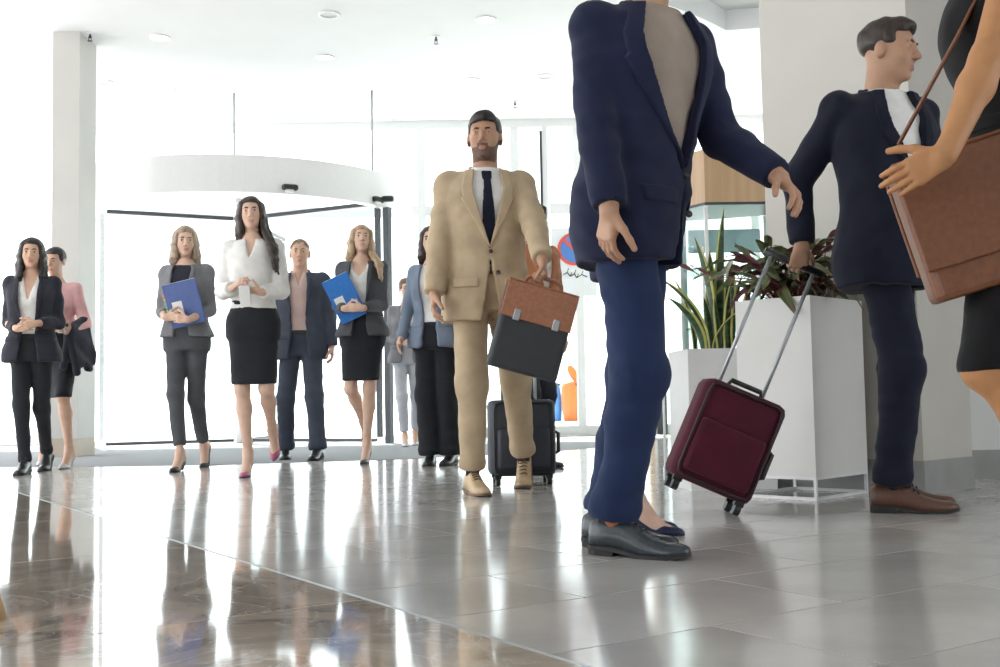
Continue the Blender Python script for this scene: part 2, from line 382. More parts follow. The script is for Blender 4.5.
# poster with a no stopping sign on the glass, behind the walkers
ps = empty('poster', P(574, 262, FY - .05), 0, 'white poster with a round blue and red no stopping sign on the glass', 'poster')
a = MB(); a.box((0, 0, 0), (.56, .008, .86)); a.build('sheet', plain('poster_paper', (.86, .88, .90), .6, var=.01), ps)
def ringface(mb, r0, r1, y, z, n=40, mi=0):
    V = [(r * math.cos(2 * math.pi * k / n), y + dy, z + r * math.sin(2 * math.pi * k / n)) for dy in (0, .003) for r in (r0, r1) for k in range(n)]
    Fs = []
    for k in range(n):
        k2 = (k + 1) % n
        Fs += [(k, k2, n + k2, n + k), (2 * n + k, 3 * n + k, 3 * n + k2, 2 * n + k2), (n + k, n + k2, 3 * n + k2, 3 * n + k), (k, 2 * n + k, 2 * n + k2, k2)]
    mb.add(V, Fs, mi)
M['signred'] = plain('sign_red', (.75, .12, .10), .5); M['signblue'] = plain('sign_blue', (.10, .25, .62), .5)
a = MB(); ringface(a, .001, .17, -.010, .16); a.build('sign_disc', M['signblue'], ps)
a = MB(); ringface(a, .165, .205, -.014, .16); a.box((0, -.012, .16), (.34, .004, .04), rotm('Y', R(45))); a.build('sign_ring', M['signred'], ps)
a = MB(); pts = [(-.14, -.16), (-.09, -.13), (-.05, -.18), (.0, -.15), (.03, -.20), (.09, -.16), (.16, -.19)]
for p, q in zip(pts[:-1], pts[1:]): a.tube([(p[0], -.008, p[1]), (q[0], -.008, q[1])], .006, 6)
for p in pts[1:-1]: a.tube([(p[0], -.008, p[1]), (p[0] + .02, -.008, p[1] + .05)], .005, 6)
a.build('line_drawing', M['dark'], ps)

# bins outside
def bin_(px, py, colr, wd, ht, lid, label):
    p = G(px, py); e = empty('litter_bin', p, 0, label, 'bin')
    m = plain('bin_' + label[:4], colr, .4, var=.04)
    rs = []
    for z, k in ((0, .78), (.05, .82), (.3, .95), (.6, 1.0), (.85, .96), (.95, .86), (1., .6)):
        rs.append([(wd / 2 * k * math.copysign(abs(math.cos(q)) ** .6, math.cos(q)) + (0 if lid else -.06 * z), .22 * k * math.copysign(abs(math.sin(q)) ** .6, math.sin(q)), z * ht) for q in [2 * math.pi * j / 24 for j in range(24)]])
    a = MB(); a.rings(rs); b = a.build('body', m, e, True)
    if lid:
        a = MB(); nn = 24
        V = [(.085 * math.cos(2 * math.pi * j / nn), .0, .20 * math.sin(2 * math.pi * j / nn)) for j in range(nn)]
        Rl = rotm('Y', R(-28)); V = [Rl @ np.array(v) + np.array((.03, 0, ht + .15)) for v in V]
        a.add([v + np.array((0, -.04, 0)) for v in V] + [v + np.array((0, .04, 0)) for v in V], [tuple(range(nn)), tuple(range(2 * nn - 1, nn - 1, -1))] + [(j, nn + j, nn + (j + 1) % nn, (j + 1) % nn) for j in range(nn)])
        a.build('open_lid', m, e)
    a = MB(); a.box((wd * .2, -.215, ht * .93), (.09, .03, .05)); a.build('slot', M['dark'], b)
bin_(573, 421, (.42, .10, .012), .46, .80, True, 'orange litter bin with open oval lid outside the glass')
bin_(555, 421, (.05, .20, .50), .36, .80, False, 'blue litter bin standing next to the orange bin outside')
# railing of the building across the street
rl = empty('street_railing', G(592, 416.5), 0, 'white bar railing far outside the glass front', 'railing')
for k in range(16):
    a = MB(); a.box((-1.4 + k * .19, 0, .55), (.05, .05, 1.1)); a.build('bar', M['white'], rl)
a = MB(); a.box((0, 0, 1.12), (3.2, .08, .06)); a.build('handrail', M['white'], rl)

# ------------------------------------------------------------------ implicit surface toolkit (used for bodies and clothing)
f32 = np.float32
def smin(a, b, k):
    if k <= 0: return np.minimum(a, b)
    h = np.maximum(k - np.abs(a - b), 0) / k
    return np.minimum(a, b) - h * h * (k * .25)
class Prim:
    def __init__(s, fn, lo, hi): s.fn = fn; s.lo = np.asarray(lo, float); s.hi = np.asarray(hi, float)
def cone(a, b, r1, r2, flat=None, ff=1.):
    a = np.asarray(a, float); b = np.asarray(b, float); ba = b - a; L2 = float(ba @ ba) + 1e-9
    def fn(X, Y, Z):
        px = X - a[0]; py = Y - a[1]; pz = Z - a[2]
        t = np.clip((px * ba[0] + py * ba[1] + pz * ba[2]) / L2, 0, 1)
        px = px - ba[0] * t; py = py - ba[1] * t; pz = pz - ba[2] * t
        q = px * px + py * py + pz * pz
        if flat is not None:
            m = px * flat[0] + py * flat[1] + pz * flat[2]; q = q + m * m * (ff * ff - 1)
        return np.sqrt(np.maximum(q, 0)) - (r1 + (r2 - r1) * t)
    r = max(r1, r2) * (max(1, 1 / ff) if flat is not None else 1)
    return Prim(fn, np.minimum(a, b) - r, np.maximum(a, b) + r)
def ell(c, r, Rm=None):
    c = np.asarray(c, float); r = np.asarray(r, float); Rm = np.eye(3) if Rm is None else Rm
    def fn(X, Y, Z):
        x = X - c[0]; y = Y - c[1]; z = Z - c[2]
        q = [Rm[0, i] * x + Rm[1, i] * y + Rm[2, i] * z for i in range(3)]
        k0 = np.sqrt(sum((q[i] / r[i]) ** 2 for i in range(3))); k1 = np.sqrt(sum((q[i] / r[i] ** 2) ** 2 for i in range(3))) + 1e-6
        return k0 * (k0 - 1) / k1
    m = r.max(); return Prim(fn, c - m, c + m)
def cap(e, d, rad=.12):                    # everything beyond point e along d, within rad
    e = np.asarray(e, float); d = np.asarray(d, float) / np.linalg.norm(d)
    def fn(X, Y, Z):
        x = X - e[0]; y = Y - e[1]; z = Z - e[2]
        return np.maximum(-(x * d[0] + y * d[1] + z * d[2]), np.sqrt(x * x + y * y + z * z) - rad)
    return Prim(fn, e - rad, e + rad)
def solid(ops, h, disp=None):
    pos = [p for o, p, k in ops if o == '+']
    lo = np.min([p.lo for p in pos], 0) - 3 * h - .02; hi = np.max([p.hi for p in pos], 0) + 3 * h + .02
    n = np.ceil((hi - lo) / h).astype(int) + 1
    ax = [(lo[i] + h * np.arange(n[i])).astype(f32) for i in range(3)]
    D = np.full(n, .3, f32)
    for o, p, k in ops:
        pad = k + 2.5 * h + .005
        i0 = np.maximum(np.floor((p.lo - pad - lo) / h).astype(int), 0); i1 = np.minimum(np.ceil((p.hi + pad - lo) / h).astype(int) + 1, n)
        if (i1 <= i0).any(): continue
        sl = tuple(slice(a, b) for a, b in zip(i0, i1))
        d = p.fn(ax[0][i0[0]:i1[0], None, None], ax[1][None, i0[1]:i1[1], None], ax[2][None, None, i0[2]:i1[2]]).astype(f32)
        B = D[sl]
        if o == '+': D[sl] = smin(B, d, k)
        elif o == '-': D[sl] = -smin(-B, d, k)
        elif o == '&': D[sl] = np.maximum(B, d)
    return nets(D, lo, h)
def nets(D, lo, h):
    S = D < 0; n = np.array(D.shape)
    cnt = np.zeros(n - 1, np.int8)
    offs = [(i, j, k) for i in (0, 1) for j in (0, 1) for k in (0, 1)]
    for i, j, k in offs: cnt += S[i:n[0] - 1 + i, j:n[1] - 1 + j, k:n[2] - 1 + k]
    act = np.argwhere((cnt > 0) & (cnt < 8))
    if not len(act): return np.zeros((0, 3)), np.zeros((0, 4), int)
    idx = np.full(n - 1, -1, np.int32); idx[tuple(act.T)] = np.arange(len(act))
    val = {o: D[act[:, 0] + o[0], act[:, 1] + o[1], act[:, 2] + o[2]] for o in offs}
    acc = np.zeros((len(act), 3)); num = np.zeros(len(act))
    for a in offs:
        for x in range(3):
            if a[x]: continue
            b = list(a); b[x] = 1; b = tuple(b)
            va, vb = val[a], val[b]; m = (va < 0) != (vb < 0)
            t = np.where(m, va / np.where(m, va - vb, 1), 0)
            for c in range(3): acc[:, c] += np.where(m, a[c] + (t if c == x else 0), 0)
            num += m
    V = lo + h * (act + acc / num[:, None])
    Q = []
    for x in range(3):
        y, z = (x + 1) % 3, (x + 2) % 3
        s0 = [slice(None)] * 3; s1 = [slice(None)] * 3; s0[x] = slice(0, -1); s1[x] = slice(1, None)
        e = np.argwhere(S[tuple(s0)] != S[tuple(s1)])
        e = e[(e[:, y] > 0) & (e[:, z] > 0) & (e[:, y] < n[y] - 1) & (e[:, z] < n[z] - 1)]
        if not len(e): continue
        ins = S[tuple(e.T)]
        def at(dy, dz):
            c = e.copy(); c[:, y] += dy; c[:, z] += dz; return idx[tuple(c.T)]
        q = np.stack([at(-1, -1), at(0, -1), at(0, 0), at(-1, 0)], 1)
        q[~ins] = q[~ins][:, ::-1]; Q.append(q)
    Q = np.concatenate(Q); Q = Q[(Q >= 0).all(1)]
    return V, Q
def vnormals(V, Q):
    a, b, c, d = (V[Q[:, i]] for i in range(4)); n = np.cross(c - a, d - b); N = np.zeros_like(V)
    for i in range(4): np.add.at(N, Q[:, i], n)
    return N / (np.linalg.norm(N, axis=1, keepdims=True) + 1e-12)
def relax(V, Q, it=1):
    for _ in range(it):
        acc = np.zeros_like(V); num = np.zeros(len(V))
        for i in range(4):
            j = (i + 1) % 4
            np.add.at(acc, Q[:, i], V[Q[:, j]]); np.add.at(num, Q[:, i], 1)
        m = num > 0; V = V.copy(); V[m] = V[m] * .4 + .6 * acc[m] / num[m, None]
    return V
def wrinkle(V, Q, amp, seed, f=1.):
    if amp <= 0 or not len(V): return V
    r = np.random.RandomState(seed); N = vnormals(V, Q); w = np.zeros(len(V))
    for k in range(7):
        d = r.normal(size=3); d[2] = d[2] * 1.6 + .6; d *= f * r.uniform(14, 34) / np.linalg.norm(d); e = r.normal(size=3) * 6
        w += np.sin(V @ d + 1.6 * np.sin(V @ e + r.uniform(0, 6)) + r.uniform(0, 6)) * r.uniform(.5, 1)
    w = np.sign(w) * np.abs(w / 2.2) ** 1.3
    return V + N * (amp * w)[:, None]

# ------------------------------------------------------------------ people
def unit(v): v = np.asarray(v, float); return v / (np.linalg.norm(v) + 1e-9)
class Torso:
    ST = {'m': [(.80, .150, .095, .105), (.88, .160, .105, .125), (.95, .166, .110, .130), (1.08, .150, .112, .098), (1.22, .162, .118, .106), (1.34, .178, .128, .118), (1.42, .182, .112, .118), (1.48, .155, .078, .095), (1.52, .095, .062, .072), (1.56, .058, .055, .058)],
          'f': [(.80, .155, .095, .110), (.88, .160, .100, .122), (.95, .160, .100, .124), (1.08, .124, .092, .084), (1.20, .134, .104, .088), (1.31, .148, .138, .098), (1.39, .154, .108, .100), (1.45, .132, .066, .085), (1.49, .082, .052, .064), (1.54, .048, .046, .050)]}
    def __init__(s, sex, lean=0., twist=0., side=0., pz=0., ptwist=0., wide=1.):
        a = np.array(s.ST[sex]); z = np.linspace(.80, a[-1, 0], 80)
        tab = []
        for c in (1, 2, 3):                # monotone-ish smooth interpolation
            y = np.interp(z, a[:, 0], a[:, c]); k = np.ones(7) / 7
            y = np.convolve(np.pad(y, 3, 'edge'), k, 'valid'); tab.append(y)
        s.z = z; s.tab = tab; s.tab[0] = s.tab[0] * wide; s.lean = lean; s.tw = twist; s.ptw = ptwist; s.side = side; s.pz = pz; s.sex = sex
    def ctr(s, z):
        u = np.maximum(z - .95, 0); return s.side * u, s.lean * u + .0 * u, s.ptw + (s.tw - s.ptw) * np.clip((z - .95) / .42, 0, 1)
    def pt(s, x, y, z):
        cx, cy, t = s.ctr(z); c, n = math.cos(t), math.sin(t)
        return np.array((cx + c * x - n * y, cy + n * x + c * y, z + s.pz))
    def vec(s, v): c, n = math.cos(s.tw), math.sin(s.tw); return np.array((c * v[0] - n * v[1], n * v[0] + c * v[1], v[2]))
    def front(s, x, z, off):
        a = np.interp(z, s.z, s.tab[0]) + off; b = np.interp(z, s.z, s.tab[1]) + off
        return s.pt(x, b * (1 - min(.98, abs(x / a)) ** 2.3) ** (1 / 2.3), z)
    def prim(s, off, z0, z1, mask=None, flare=None):
        def fn(X, Y, Z):
            z = Z - s.pz; cx, cy, t = s.ctr(z); c, n = np.cos(t), np.sin(t)
            dx = X - cx; dy = Y - cy; u = c * dx + n * dy; v = -n * dx + c * dy
            o = off if flare is None else off + np.interp(z, flare[0], flare[1]).astype(f32)
            a = np.interp(z, s.z, s.tab[0]).astype(f32) + o; bf = np.interp(z, s.z, s.tab[1]).astype(f32) + o; bk = np.interp(z, s.z, s.tab[2]).astype(f32) + o
            b = np.where(v > 0, bf, bk)
            rho = (np.abs(u / a) ** 2.3 + np.abs(v / b) ** 2.3) ** (1 / 2.3)
            d = (rho - 1) * np.minimum(a, b) * .95
            d = np.maximum(d, np.maximum(z0 - z, z - z1))
            if mask: d = np.maximum(d, mask(u, v, z))
            return d
        m = .28; return Prim(fn, (-m + min(0, s.side * .6), -m + min(0, s.lean * .6), z0 + s.pz), (m + max(0, s.side * .6), m + max(0, s.lean * .6), z1 + s.pz))
    def cut(s, ws, z0, z1):                # front opening with half width ws(z)
        zz = [p[0] for p in ws]; wv = [p[1] for p in ws]
        def fn(X, Y, Z):
            z = Z - s.pz; cx, cy, t = s.ctr(z); c, n = np.cos(t), np.sin(t)
            dx = X - cx; dy = Y - cy; u = c * dx + n * dy; v = -n * dx + c * dy
            wd = np.interp(z, zz, wv).astype(f32)
            return np.maximum(np.maximum(np.abs(u) - wd, .02 - v), np.maximum(z0 - z, z - z1))
        m = .3; return Prim(fn, (-m, -m + min(0, s.lean), z0 + s.pz), (m, m + max(0, s.lean), z1 + s.pz))
def ik(a, b, l1, l2, pole):
    d = b - a; L = np.linalg.norm(d)
    if L > (l1 + l2) * .998: b = a + d / L * (l1 + l2) * .998; d = b - a; L = np.linalg.norm(d)
    x = (l1 * l1 - l2 * l2 + L * L) / (2 * L); hgt = math.sqrt(max(l1 * l1 - x * x, 0)); d = d / L
    p = np.asarray(pole, float); p = p - d * (p @ d); p = unit(p)
    return a + d * x + p * hgt, b

class Foot:
    def __init__(s, x, y, yaw=0., bend=0., pitch=0., lift=0., heel=0.):
        s.o = np.array((x, y, lift)); s.yaw = yaw; s.bend = bend; s.pitch = pitch; s.heel = heel
    def tf(s, V):
        V = np.atleast_2d(np.asarray(V, float)).copy(); yb = .11
        if s.bend:
            t = np.clip((yb + .02 - V[:, 1]) / .04, 0, 1) * s.bend; dy = V[:, 1] - yb; dz = V[:, 2] - .012
            V[:, 1] = yb + dy * np.cos(t) + dz * np.sin(t); V[:, 2] = .012 + dz * np.cos(t) - dy * np.sin(t)
        if s.pitch:                        # positive = toes up, about the heel; negative = toes down, about the ankle
            py, pz = (-.06, 0.) if s.pitch > 0 else (0., .09 + s.heel)
            c, n = math.cos(s.pitch), math.sin(s.pitch); dy = V[:, 1] - py; dz = V[:, 2] - pz
            V[:, 1] = py + dy * c - dz * n; V[:, 2] = pz + dy * n + dz * c
        c, n = math.cos(s.yaw), math.sin(s.yaw); x = V[:, 0].copy()
        V[:, 0] = c * x - n * V[:, 1]; V[:, 1] = n * x + c * V[:, 1]
        return V + s.o
    def zb(s, y): return np.interp(y, [-.09, -.03, .085, .15, .2, .3], [s.heel, s.heel, 0, 0, .004, .01])
    def ankle(s): return s.tf((0, -.005, .088 + s.heel))[0]

def ringshape(y, wd, zb, ht, n=18, pw=.75):
    out = []
    for k in range(n):
        q = 2 * math.pi * k / n; c, sn = math.cos(q), math.sin(q)
        x = wd * math.copysign(abs(c) ** .8, c); z = zb + (ht * abs(sn) ** pw if sn > 0 else 0)
        out.append((x, y, z))
    return out
def dress_shoe(ft, mats, par, k, opt={}):
    zs = lambda y: np.interp(y, [-.09, 0, .085, .165, .222], [.026, .024, .008, .008, .017])
    Y = [-.080, -.074, -.06, -.03, 0, .03, .055, .08, .11, .14, .165, .19, .207, .217, .221]
    W = [.010, .024, .034, .038, .038, .037, .038, .041, .0435, .044, .041, .034, .025, .014, .004]
    H = [.050, .066, .074, .078, .086, .090, .080, .066, .050, .040, .035, .030, .024, .017, .008]
    a = MB(); rg = [ft.tf(ringshape(y, w_, zs(y), h_)) * k for y, w_, h_ in zip(Y, W, H)]; a.rings(rg)
    sh = a.build('shoe', mats['shoe'], par, True)
    a = MB(); R2 = []
    for y, w_ in zip(Y, W):
        w_ = w_ + .0035; z = zs(y); R2.append(ft.tf([(w_, y, z + .002), (w_, y, z - .009), (-w_, y, z - .009), (-w_, y, z + .002)]) * k)
    a.rings(R2); a.build('sole', mats['sole'], sh)
    a = MB(); hz = [(-.081, .008), (-.074, .024), (-.05, .035), (-.01, .0365), (.006, .036)]
    a.rings([ft.tf([(w_, y, .017), (w_ * .96, y, 0.), (-w_ * .96, y, 0.), (-w_, y, .017)]) * k for y, w_ in hz]); a.build('heel', mats['sole'], sh)
    for y in (.042, .056, .070, .084):
        zt = np.interp(y, Y, H) + zs(y) + .002
        a = MB(); a.tube(ft.tf([(-.019, y, zt - .007), (-.008, y - .002, zt), (.008, y + .003, zt), (.019, y, zt - .007)]) * k, .0032 * k, 6); a.build('lace', mats['lace'], sh, True)
    zt = .09 + .024
    for sg in (-1, 1):
        a = MB(); a.tube(ft.tf([(0, .034, zt + .001), (sg * .012, .04, zt + .008), (sg * .026, .05, zt - .004), (sg * .016, .05, zt - .008)]) * k, .002 * k, 6); a.build('lace', mats['lace'], sh, True)
    # welt line between toe cap and vamp
    a = MB(); y = .135; hh = np.interp(y, Y, H); ww = np.interp(y, Y, W)
    a.tube(ft.tf([(ww * 1.005 * math.cos(q), y - .012 * math.cos(q) ** 2, zs(y) + hh * 1.01 * math.sin(q) ** .75) for q in np.linspace(.1, math.pi - .1, 12)]) * k, .0014 * k, 5); a.build('toe_seam', mats['shoe'], sh, True)
    return sh
def pump(ft, mats, par, k, ankle_strap=False):
    zs = ft.zb
    Y = [-.072, -.066, -.05, -.02, .02, .06, .09, .105, .12, .145, .165, .18, .188]
    W = [.010, .020, .027, .028, .027, .032, .036, .036, .035, .030, .022, .012, .004]
    H = [.040, .048, .046, .032, .022, .020, .024, .034, .036, .031, .026, .018, .008]
    a = MB(); a.rings([ft.tf(ringshape(y, w_, zs(y) + .003, h_, pw=.6)) * k for y, w_, h_ in zip(Y, W, H)])
    sh = a.build('shoe', mats['shoe'], par, True)
    a = MB(); a.rings([ft.tf([(w_ + .001, y, zs(y) + .004), (w_, y, zs(y) - .001), (-w_, y, zs(y) - .001), (-w_ - .001, y, zs(y) + .004)]) * k for y, w_ in zip(Y, W)]); a.build('sole', mats['sole'], sh)
    if ft.heel > .01:
        a = MB(); rs = []
        for t_ in (0, .25, .6, 1):
            wd = .022 * (1 - t_) ** 1.5 + .006; z = ft.heel * (1 - t_) + .003; y0 = -.046 - .012 * t_
            rs.append(ft.tf([(wd * math.cos(q), y0 + wd * 1.1 * math.sin(q), z) for q in [2 * math.pi * j / 10 for j in range(10)]]) * k)
        a.rings(rs); a.build('heel', mats['shoe'], sh, True)
    if ankle_strap:
        z = ft.heel + .075; a = MB(); a.tube([*(ft.tf([(.034 * math.cos(q), -.012 + .04 * math.sin(q), z) for q in np.linspace(0, 6.1, 16)]) * k)], .004 * k, 6); a.build('strap', mats['shoe'], sh, True)
    return sh

def hand_ops(wr, d, nrm, thumb, curl, spread=.06, sc_=1.):
    d = unit(d); nrm = np.asarray(nrm, float); nrm = unit(nrm - d * (nrm @ d)); sd = np.cross(d, nrm); sd = sd if sd @ np.asarray(thumb, float) > 0 else -sd
    wr = np.asarray(wr, float); ops = []
    L = lambda f, s_, n_: wr + sc_ * (d * f + sd * s_ + nrm * n_)
    ops.append(('+', cone(wr - d * .05, L(.012, 0, 0), .027 * sc_, .025 * sc_, nrm, 1.25), .0))
    for s_ in (.028, .010, -.009, -.026):
        ops.append(('+', cone(L(.008, s_ * .55, 0), L(.084 - abs(s_ - .006) * .25, s_, 0), .0125 * sc_, .0115 * sc_), .012))
    ops.append(('+', ell(L(.045, .022, .010), np.array((.018, .028, .012)) * sc_, np.stack([sd, d, nrm], 1)), .012))
    for j, (s_, ln, r) in enumerate(((.028, .070, .0092), (.010, .078, .0095), (-.009, .072, .009), (-.026, .056, .0080))):
        p = L(.084 - abs(s_ - .006) * .25, s_, 0); dirc = unit(d + sd * s_ * spread / .02); ang = 0
        c = curl[j] if hasattr(curl, '__len__') else curl
        seg = (.45, .31, .26); cc = (c * .75, c, c * .7)
        for i in range(3):
            ang += cc[i]; v = dirc * math.cos(ang) + nrm * math.sin(ang); q = p + v * ln * seg[i] * sc_
            ops.append(('+', cone(p, q, (r - .0008 * i) * sc_, (r - .0008 * (i + 1)) * sc_), .003)); p = q
    p = L(.022, .022, .006); v = unit(sd * .75 + d * .75 + nrm * .25); tc = 1.0 * min(1., (curl if not hasattr(curl, '__len__') else curl[0]) * .6)
    for i, (ln, r) in enumerate(((.042, .0125), (.034, .0108), (.027, .0098))):
        q = p + v * ln * sc_; ops.append(('+', cone(p, q, r * sc_, (r - .0012) * sc_), .006)); p = q
        v = unit(v + (d * .25 - sd * .35 + nrm * .35) * (tc + .25))
    return ops
class Arm: pass

def person(label, H, sex, root, yaw, feet, arms, skin, hair, look, group=None, **kw):
    """root: ground point below the pelvis; feet/arms are given in the person's own frame (x right, y forward), already divided by scale"""
    k = H / 1.8; par = empty('person', root, yaw, label, 'person'); h = kw.get('h', .010)
    fR, fL = feet
    lean = kw.get('lean', .04); tw = kw.get('twist', 0.); side = kw.get('side', 0.); ptw = kw.get('ptwist', 0.)
    T = Torso(sex, lean, tw, side, 0., ptw, kw.get('wide', 1.))
    hw = .092 if sex == 'm' else .088; THI, SHA = .44, .425
    pz = kw.get('pz', .05 + max(fR.heel, fL.heel))
    for _ in range(90):                    # lower the pelvis until both legs reach
        T.pz = pz; ok = True
        for sg, ft in ((1, fR), (-1, fL)):
            hp = T.pt(sg * hw, 0, .93)
            if np.linalg.norm(ft.ankle() - hp) > (THI + SHA) * .9975: ok = False
        if ok: break
        pz -= .005
    legs = []
    for sg, ft in ((1, fR), (-1, fL)):
        hp = T.pt(sg * hw, 0, .93); kn, an = ik(hp, ft.ankle(), THI, SHA, (math.sin(-ft.yaw * .6) + sg * .06, 1, .1)); legs.append((hp, kn, an, ft))
    sw = .182 if sex == 'm' else .158; sz = 1.462 if sex == 'm' else 1.435
    UA, FA = .295, .255; am = []
    for sg, a in ((1, arms[0]), (-1, arms[1])):
        sp = T.pt(sg * sw, -.01, sz); wr = T.pt(*a['w']) if not a.get('raw') else np.array(a['w'])
        el, wr2 = ik(sp, wr, UA, FA, T.vec(a.get('pole', (sg * .5, -1, -.3)))); am.append((sp, el, wr2, a, sg))
    # head frame
    hy, hp_, hr = look; hs = .96 if sex == 'f' else 1.0
    Rh = rotm('Z', hy + tw * .6) @ rotm('X', hp_) @ rotm('Y', hr)
    piv = T.pt(0, .015, 1.575 if sex == 'm' else 1.56); hc = piv + Rh @ np.array((0, .012, .11)) * hs
    if sex == 'f': hc = hc + np.array((0, 0, .0))
    hl = lambda x, y, z: hc + hs * (Rh @ np.array((x, y, z), float))
    E = lambda c, r: ell(hl(*c), np.array(r) * hs, Rh)
    Cn = lambda a, b, r1, r2: cone(hl(*a), hl(*b), r1 * hs, r2 * hs)
    nb = T.pt(0, -.01, 1.47 if sex == 'm' else 1.44); nr = .058 if sex == 'm' else .047
    hh = min(h * .5, .005)
    jaw = 1.0 if sex == 'm' else .9
    ops = [('+', E((0, -.018, .035), (.076, .096, .078)), 0), ('+', E((0, .022, -.02), (.061 * jaw + .004, .068, .085)), .03),
           ('+', E((0, .034, -.072), (.046 * jaw, .046, .040)), .03), ('+', E((0, .068, -.100), (.020, .016, .015)), .02),
           ('+', E((.034, .055, -.03), (.024, .026, .026)), .02), ('+', E((-.034, .055, -.03), (.024, .026, .026)), .02),
           ('+', Cn((-.034, .078, .02), (.034, .078, .02), .012, .012), .02),
           ('-', E((.031, .096, .002), (.017, .014, .011)), .014), ('-', E((-.031, .096, .002), (.017, .014, .011)), .014),
           ('+', E((.031, .078, .001), (.015, .012, .0105)), .004), ('+', E((-.031, .078, .001), (.015, .012, .0105)), .004),
           ('+', Cn((0, .086, .012), (0, .110, -.030), .008, .0115), .012), ('+', E((.012, .094, -.036), (.009, .010, .007)), .006), ('+', E((-.012, .094, -.036), (.009, .010, .007)), .006),
           ('+', Cn((-.019, .081, -.064), (.019, .081, -.064), .006, .006), .006), ('+', E((0, .088, -.063), (.016, .007, .005)), .005), ('+', E((0, .087, -.074), (.017, .008, .0065)), .006),
           ('+', E((.078, -.008, -.008), (.010, .020, .032)), .006), ('+', E((-.078, -.008, -.008), (.010, .020, .032)), .006),
           ('+', cone(nb, hl(0, -.02, -.05), nr * 1.12, nr), .03)]
    Vh, Qh = solid(ops, hh); Vh = relax(Vh, Qh, 1)
    loc = ((Vh - hc) / hs) @ Rh; fc = loc[Qh].mean(1); idx = np.zeros(len(Qh), int)
    lx_ = .020 if sex == 'f' else .017; idx[(np.abs(fc[:, 0]) < lx_ * (1 - .35 * np.abs(fc[:, 2] + .069) / .012)) & (fc[:, 1] > .078) & (fc[:, 2] < -.059) & (fc[:, 2] > -.0805)] = 1
    if kw.get('beard'):
        idx[(fc[:, 2] < -.062 + .9 * np.maximum(0, .06 - fc[:, 1])) & (fc[:, 2] < .0) & (fc[:, 2] > -.122) & (fc[:, 1] > .0) & (idx == 0)] = 2
        idx[(np.abs(fc[:, 0]) < .026) & (fc[:, 2] < -.047) & (fc[:, 2] > -.062) & (fc[:, 1] > .06) & (idx == 0)] = 2
    pieces = [(Vh, Qh, idx)]
    # limbs and trunk under the clothes
    ops = [('+', T.prim(-.006, .89, 1.52), 0), ('+', cone(nb, hl(0, -.02, -.07), nr, nr * .96), .04)]
    bare = kw.get('bare_legs', False); fm = 1.0 if sex == 'm' else .92; fb = fm; fm = fm if bare else fm * .80
    for hp, kn, an, ft in legs:
        kd = unit(an - kn); fw = np.array((-math.sin(ft.yaw), math.cos(ft.yaw), 0))
        ops += [('+', cone(hp, kn, .078 * fm, .052 * fm), .03), ('+', ell(kn + fw * .008, np.array((.046, .05, .055)) * (1 if bare else .8)), .03),
                ('+', cone(kn, kn + kd * .14 - fw * .012, .050 * fm, .054 * fm), .02), ('+', cone(kn + kd * .13 - fw * .010, an + kd * -.07, .054 * fm, .034 * fm), .02), ('+', cone(an - kd * .07, an + np.array((0, 0, -.012)), .034 * fm, .033 * fm), .02)]
        z0 = ft.heel
        pts = ft.tf([(0, -.045, z0 + .034), (0, .015, z0 * .72 + .075), (.0, .085, .030), (.004, .135, .022), (0, -.005, z0 + .085)])
        if ft.heel > 0: ops += [('+', cone(pts[0], pts[4], .029, .032), .02), ('+', cone(pts[4], pts[1], .032, .028), .02), ('+', cone(pts[1], pts[2], .030, .027, None), .02), ('+', cone(pts[0], pts[2], .025, .025), .02), ('+', cone(pts[2], pts[3], .026, .018), .01)]
        else: ops += [('+', cone(pts[0], pts[4], .020, .022), .01), ('+', cone(pts[4], pts[1] - np.array((0, 0, .02)), .022, .018), .01), ('+', cone(pts[1] - np.array((0, 0, .03)), pts[2], .018, .015), .01)]
    fm = fb
    for sp, el, wr, a, sg in am:
        si = sp - T.vec((sg * .022, 0, 0)) - np.array((0, 0, .014)); ops += [('+', ell(si, (.045, .045, .045)), .03), ('+', cone(si, el, .046 * fm, .038 * fm), .02), ('+', cone(el, el + (wr - el) * .3, .041 * fm, .042 * fm), .02), ('+', cone(el + (wr - el) * .3, wr, .040 * fm, .027 * fm), .02)]
    Vb, Qb = solid(ops, h if bare else .0135); pieces.append((Vb, Qb, np.zeros(len(Qb), int)))
    for sp, el, wr, a, sg in am:
        fd = unit(wr - el); hd = T.vec(a['d']) if 'd' in a else fd; hn = T.vec(a.get('n', (-sg, 0, 0))); th = T.vec(a.get('t', (0, 1, 0)))
        o2 = hand_ops(wr, hd, hn, th, a.get('curl', .35), a.get('spread', .05), .98 if sex == 'm' else .9)
        o2[0] = ('+', cone(wr - fd * .06, wr + unit(hd) * .01, .028 * fm, .0255 * fm), 0)
        Vx, Qx = solid(o2, kw.get('hh', .0046)); pieces.append((Vx, Qx, np.zeros(len(Qx), int)))
    V = np.concatenate([p[0] for p in pieces]); off = np.cumsum([0] + [len(p[0]) for p in pieces[:-1]])
    Q = np.concatenate([p[1] + o for p, o in zip(pieces, off)]); idx = np.concatenate([p[2] for p in pieces])
    body = link('body', mesh_np('body', V * k, Q, [SK[skin], SKL[skin], M['stubble']], True, idx), par)
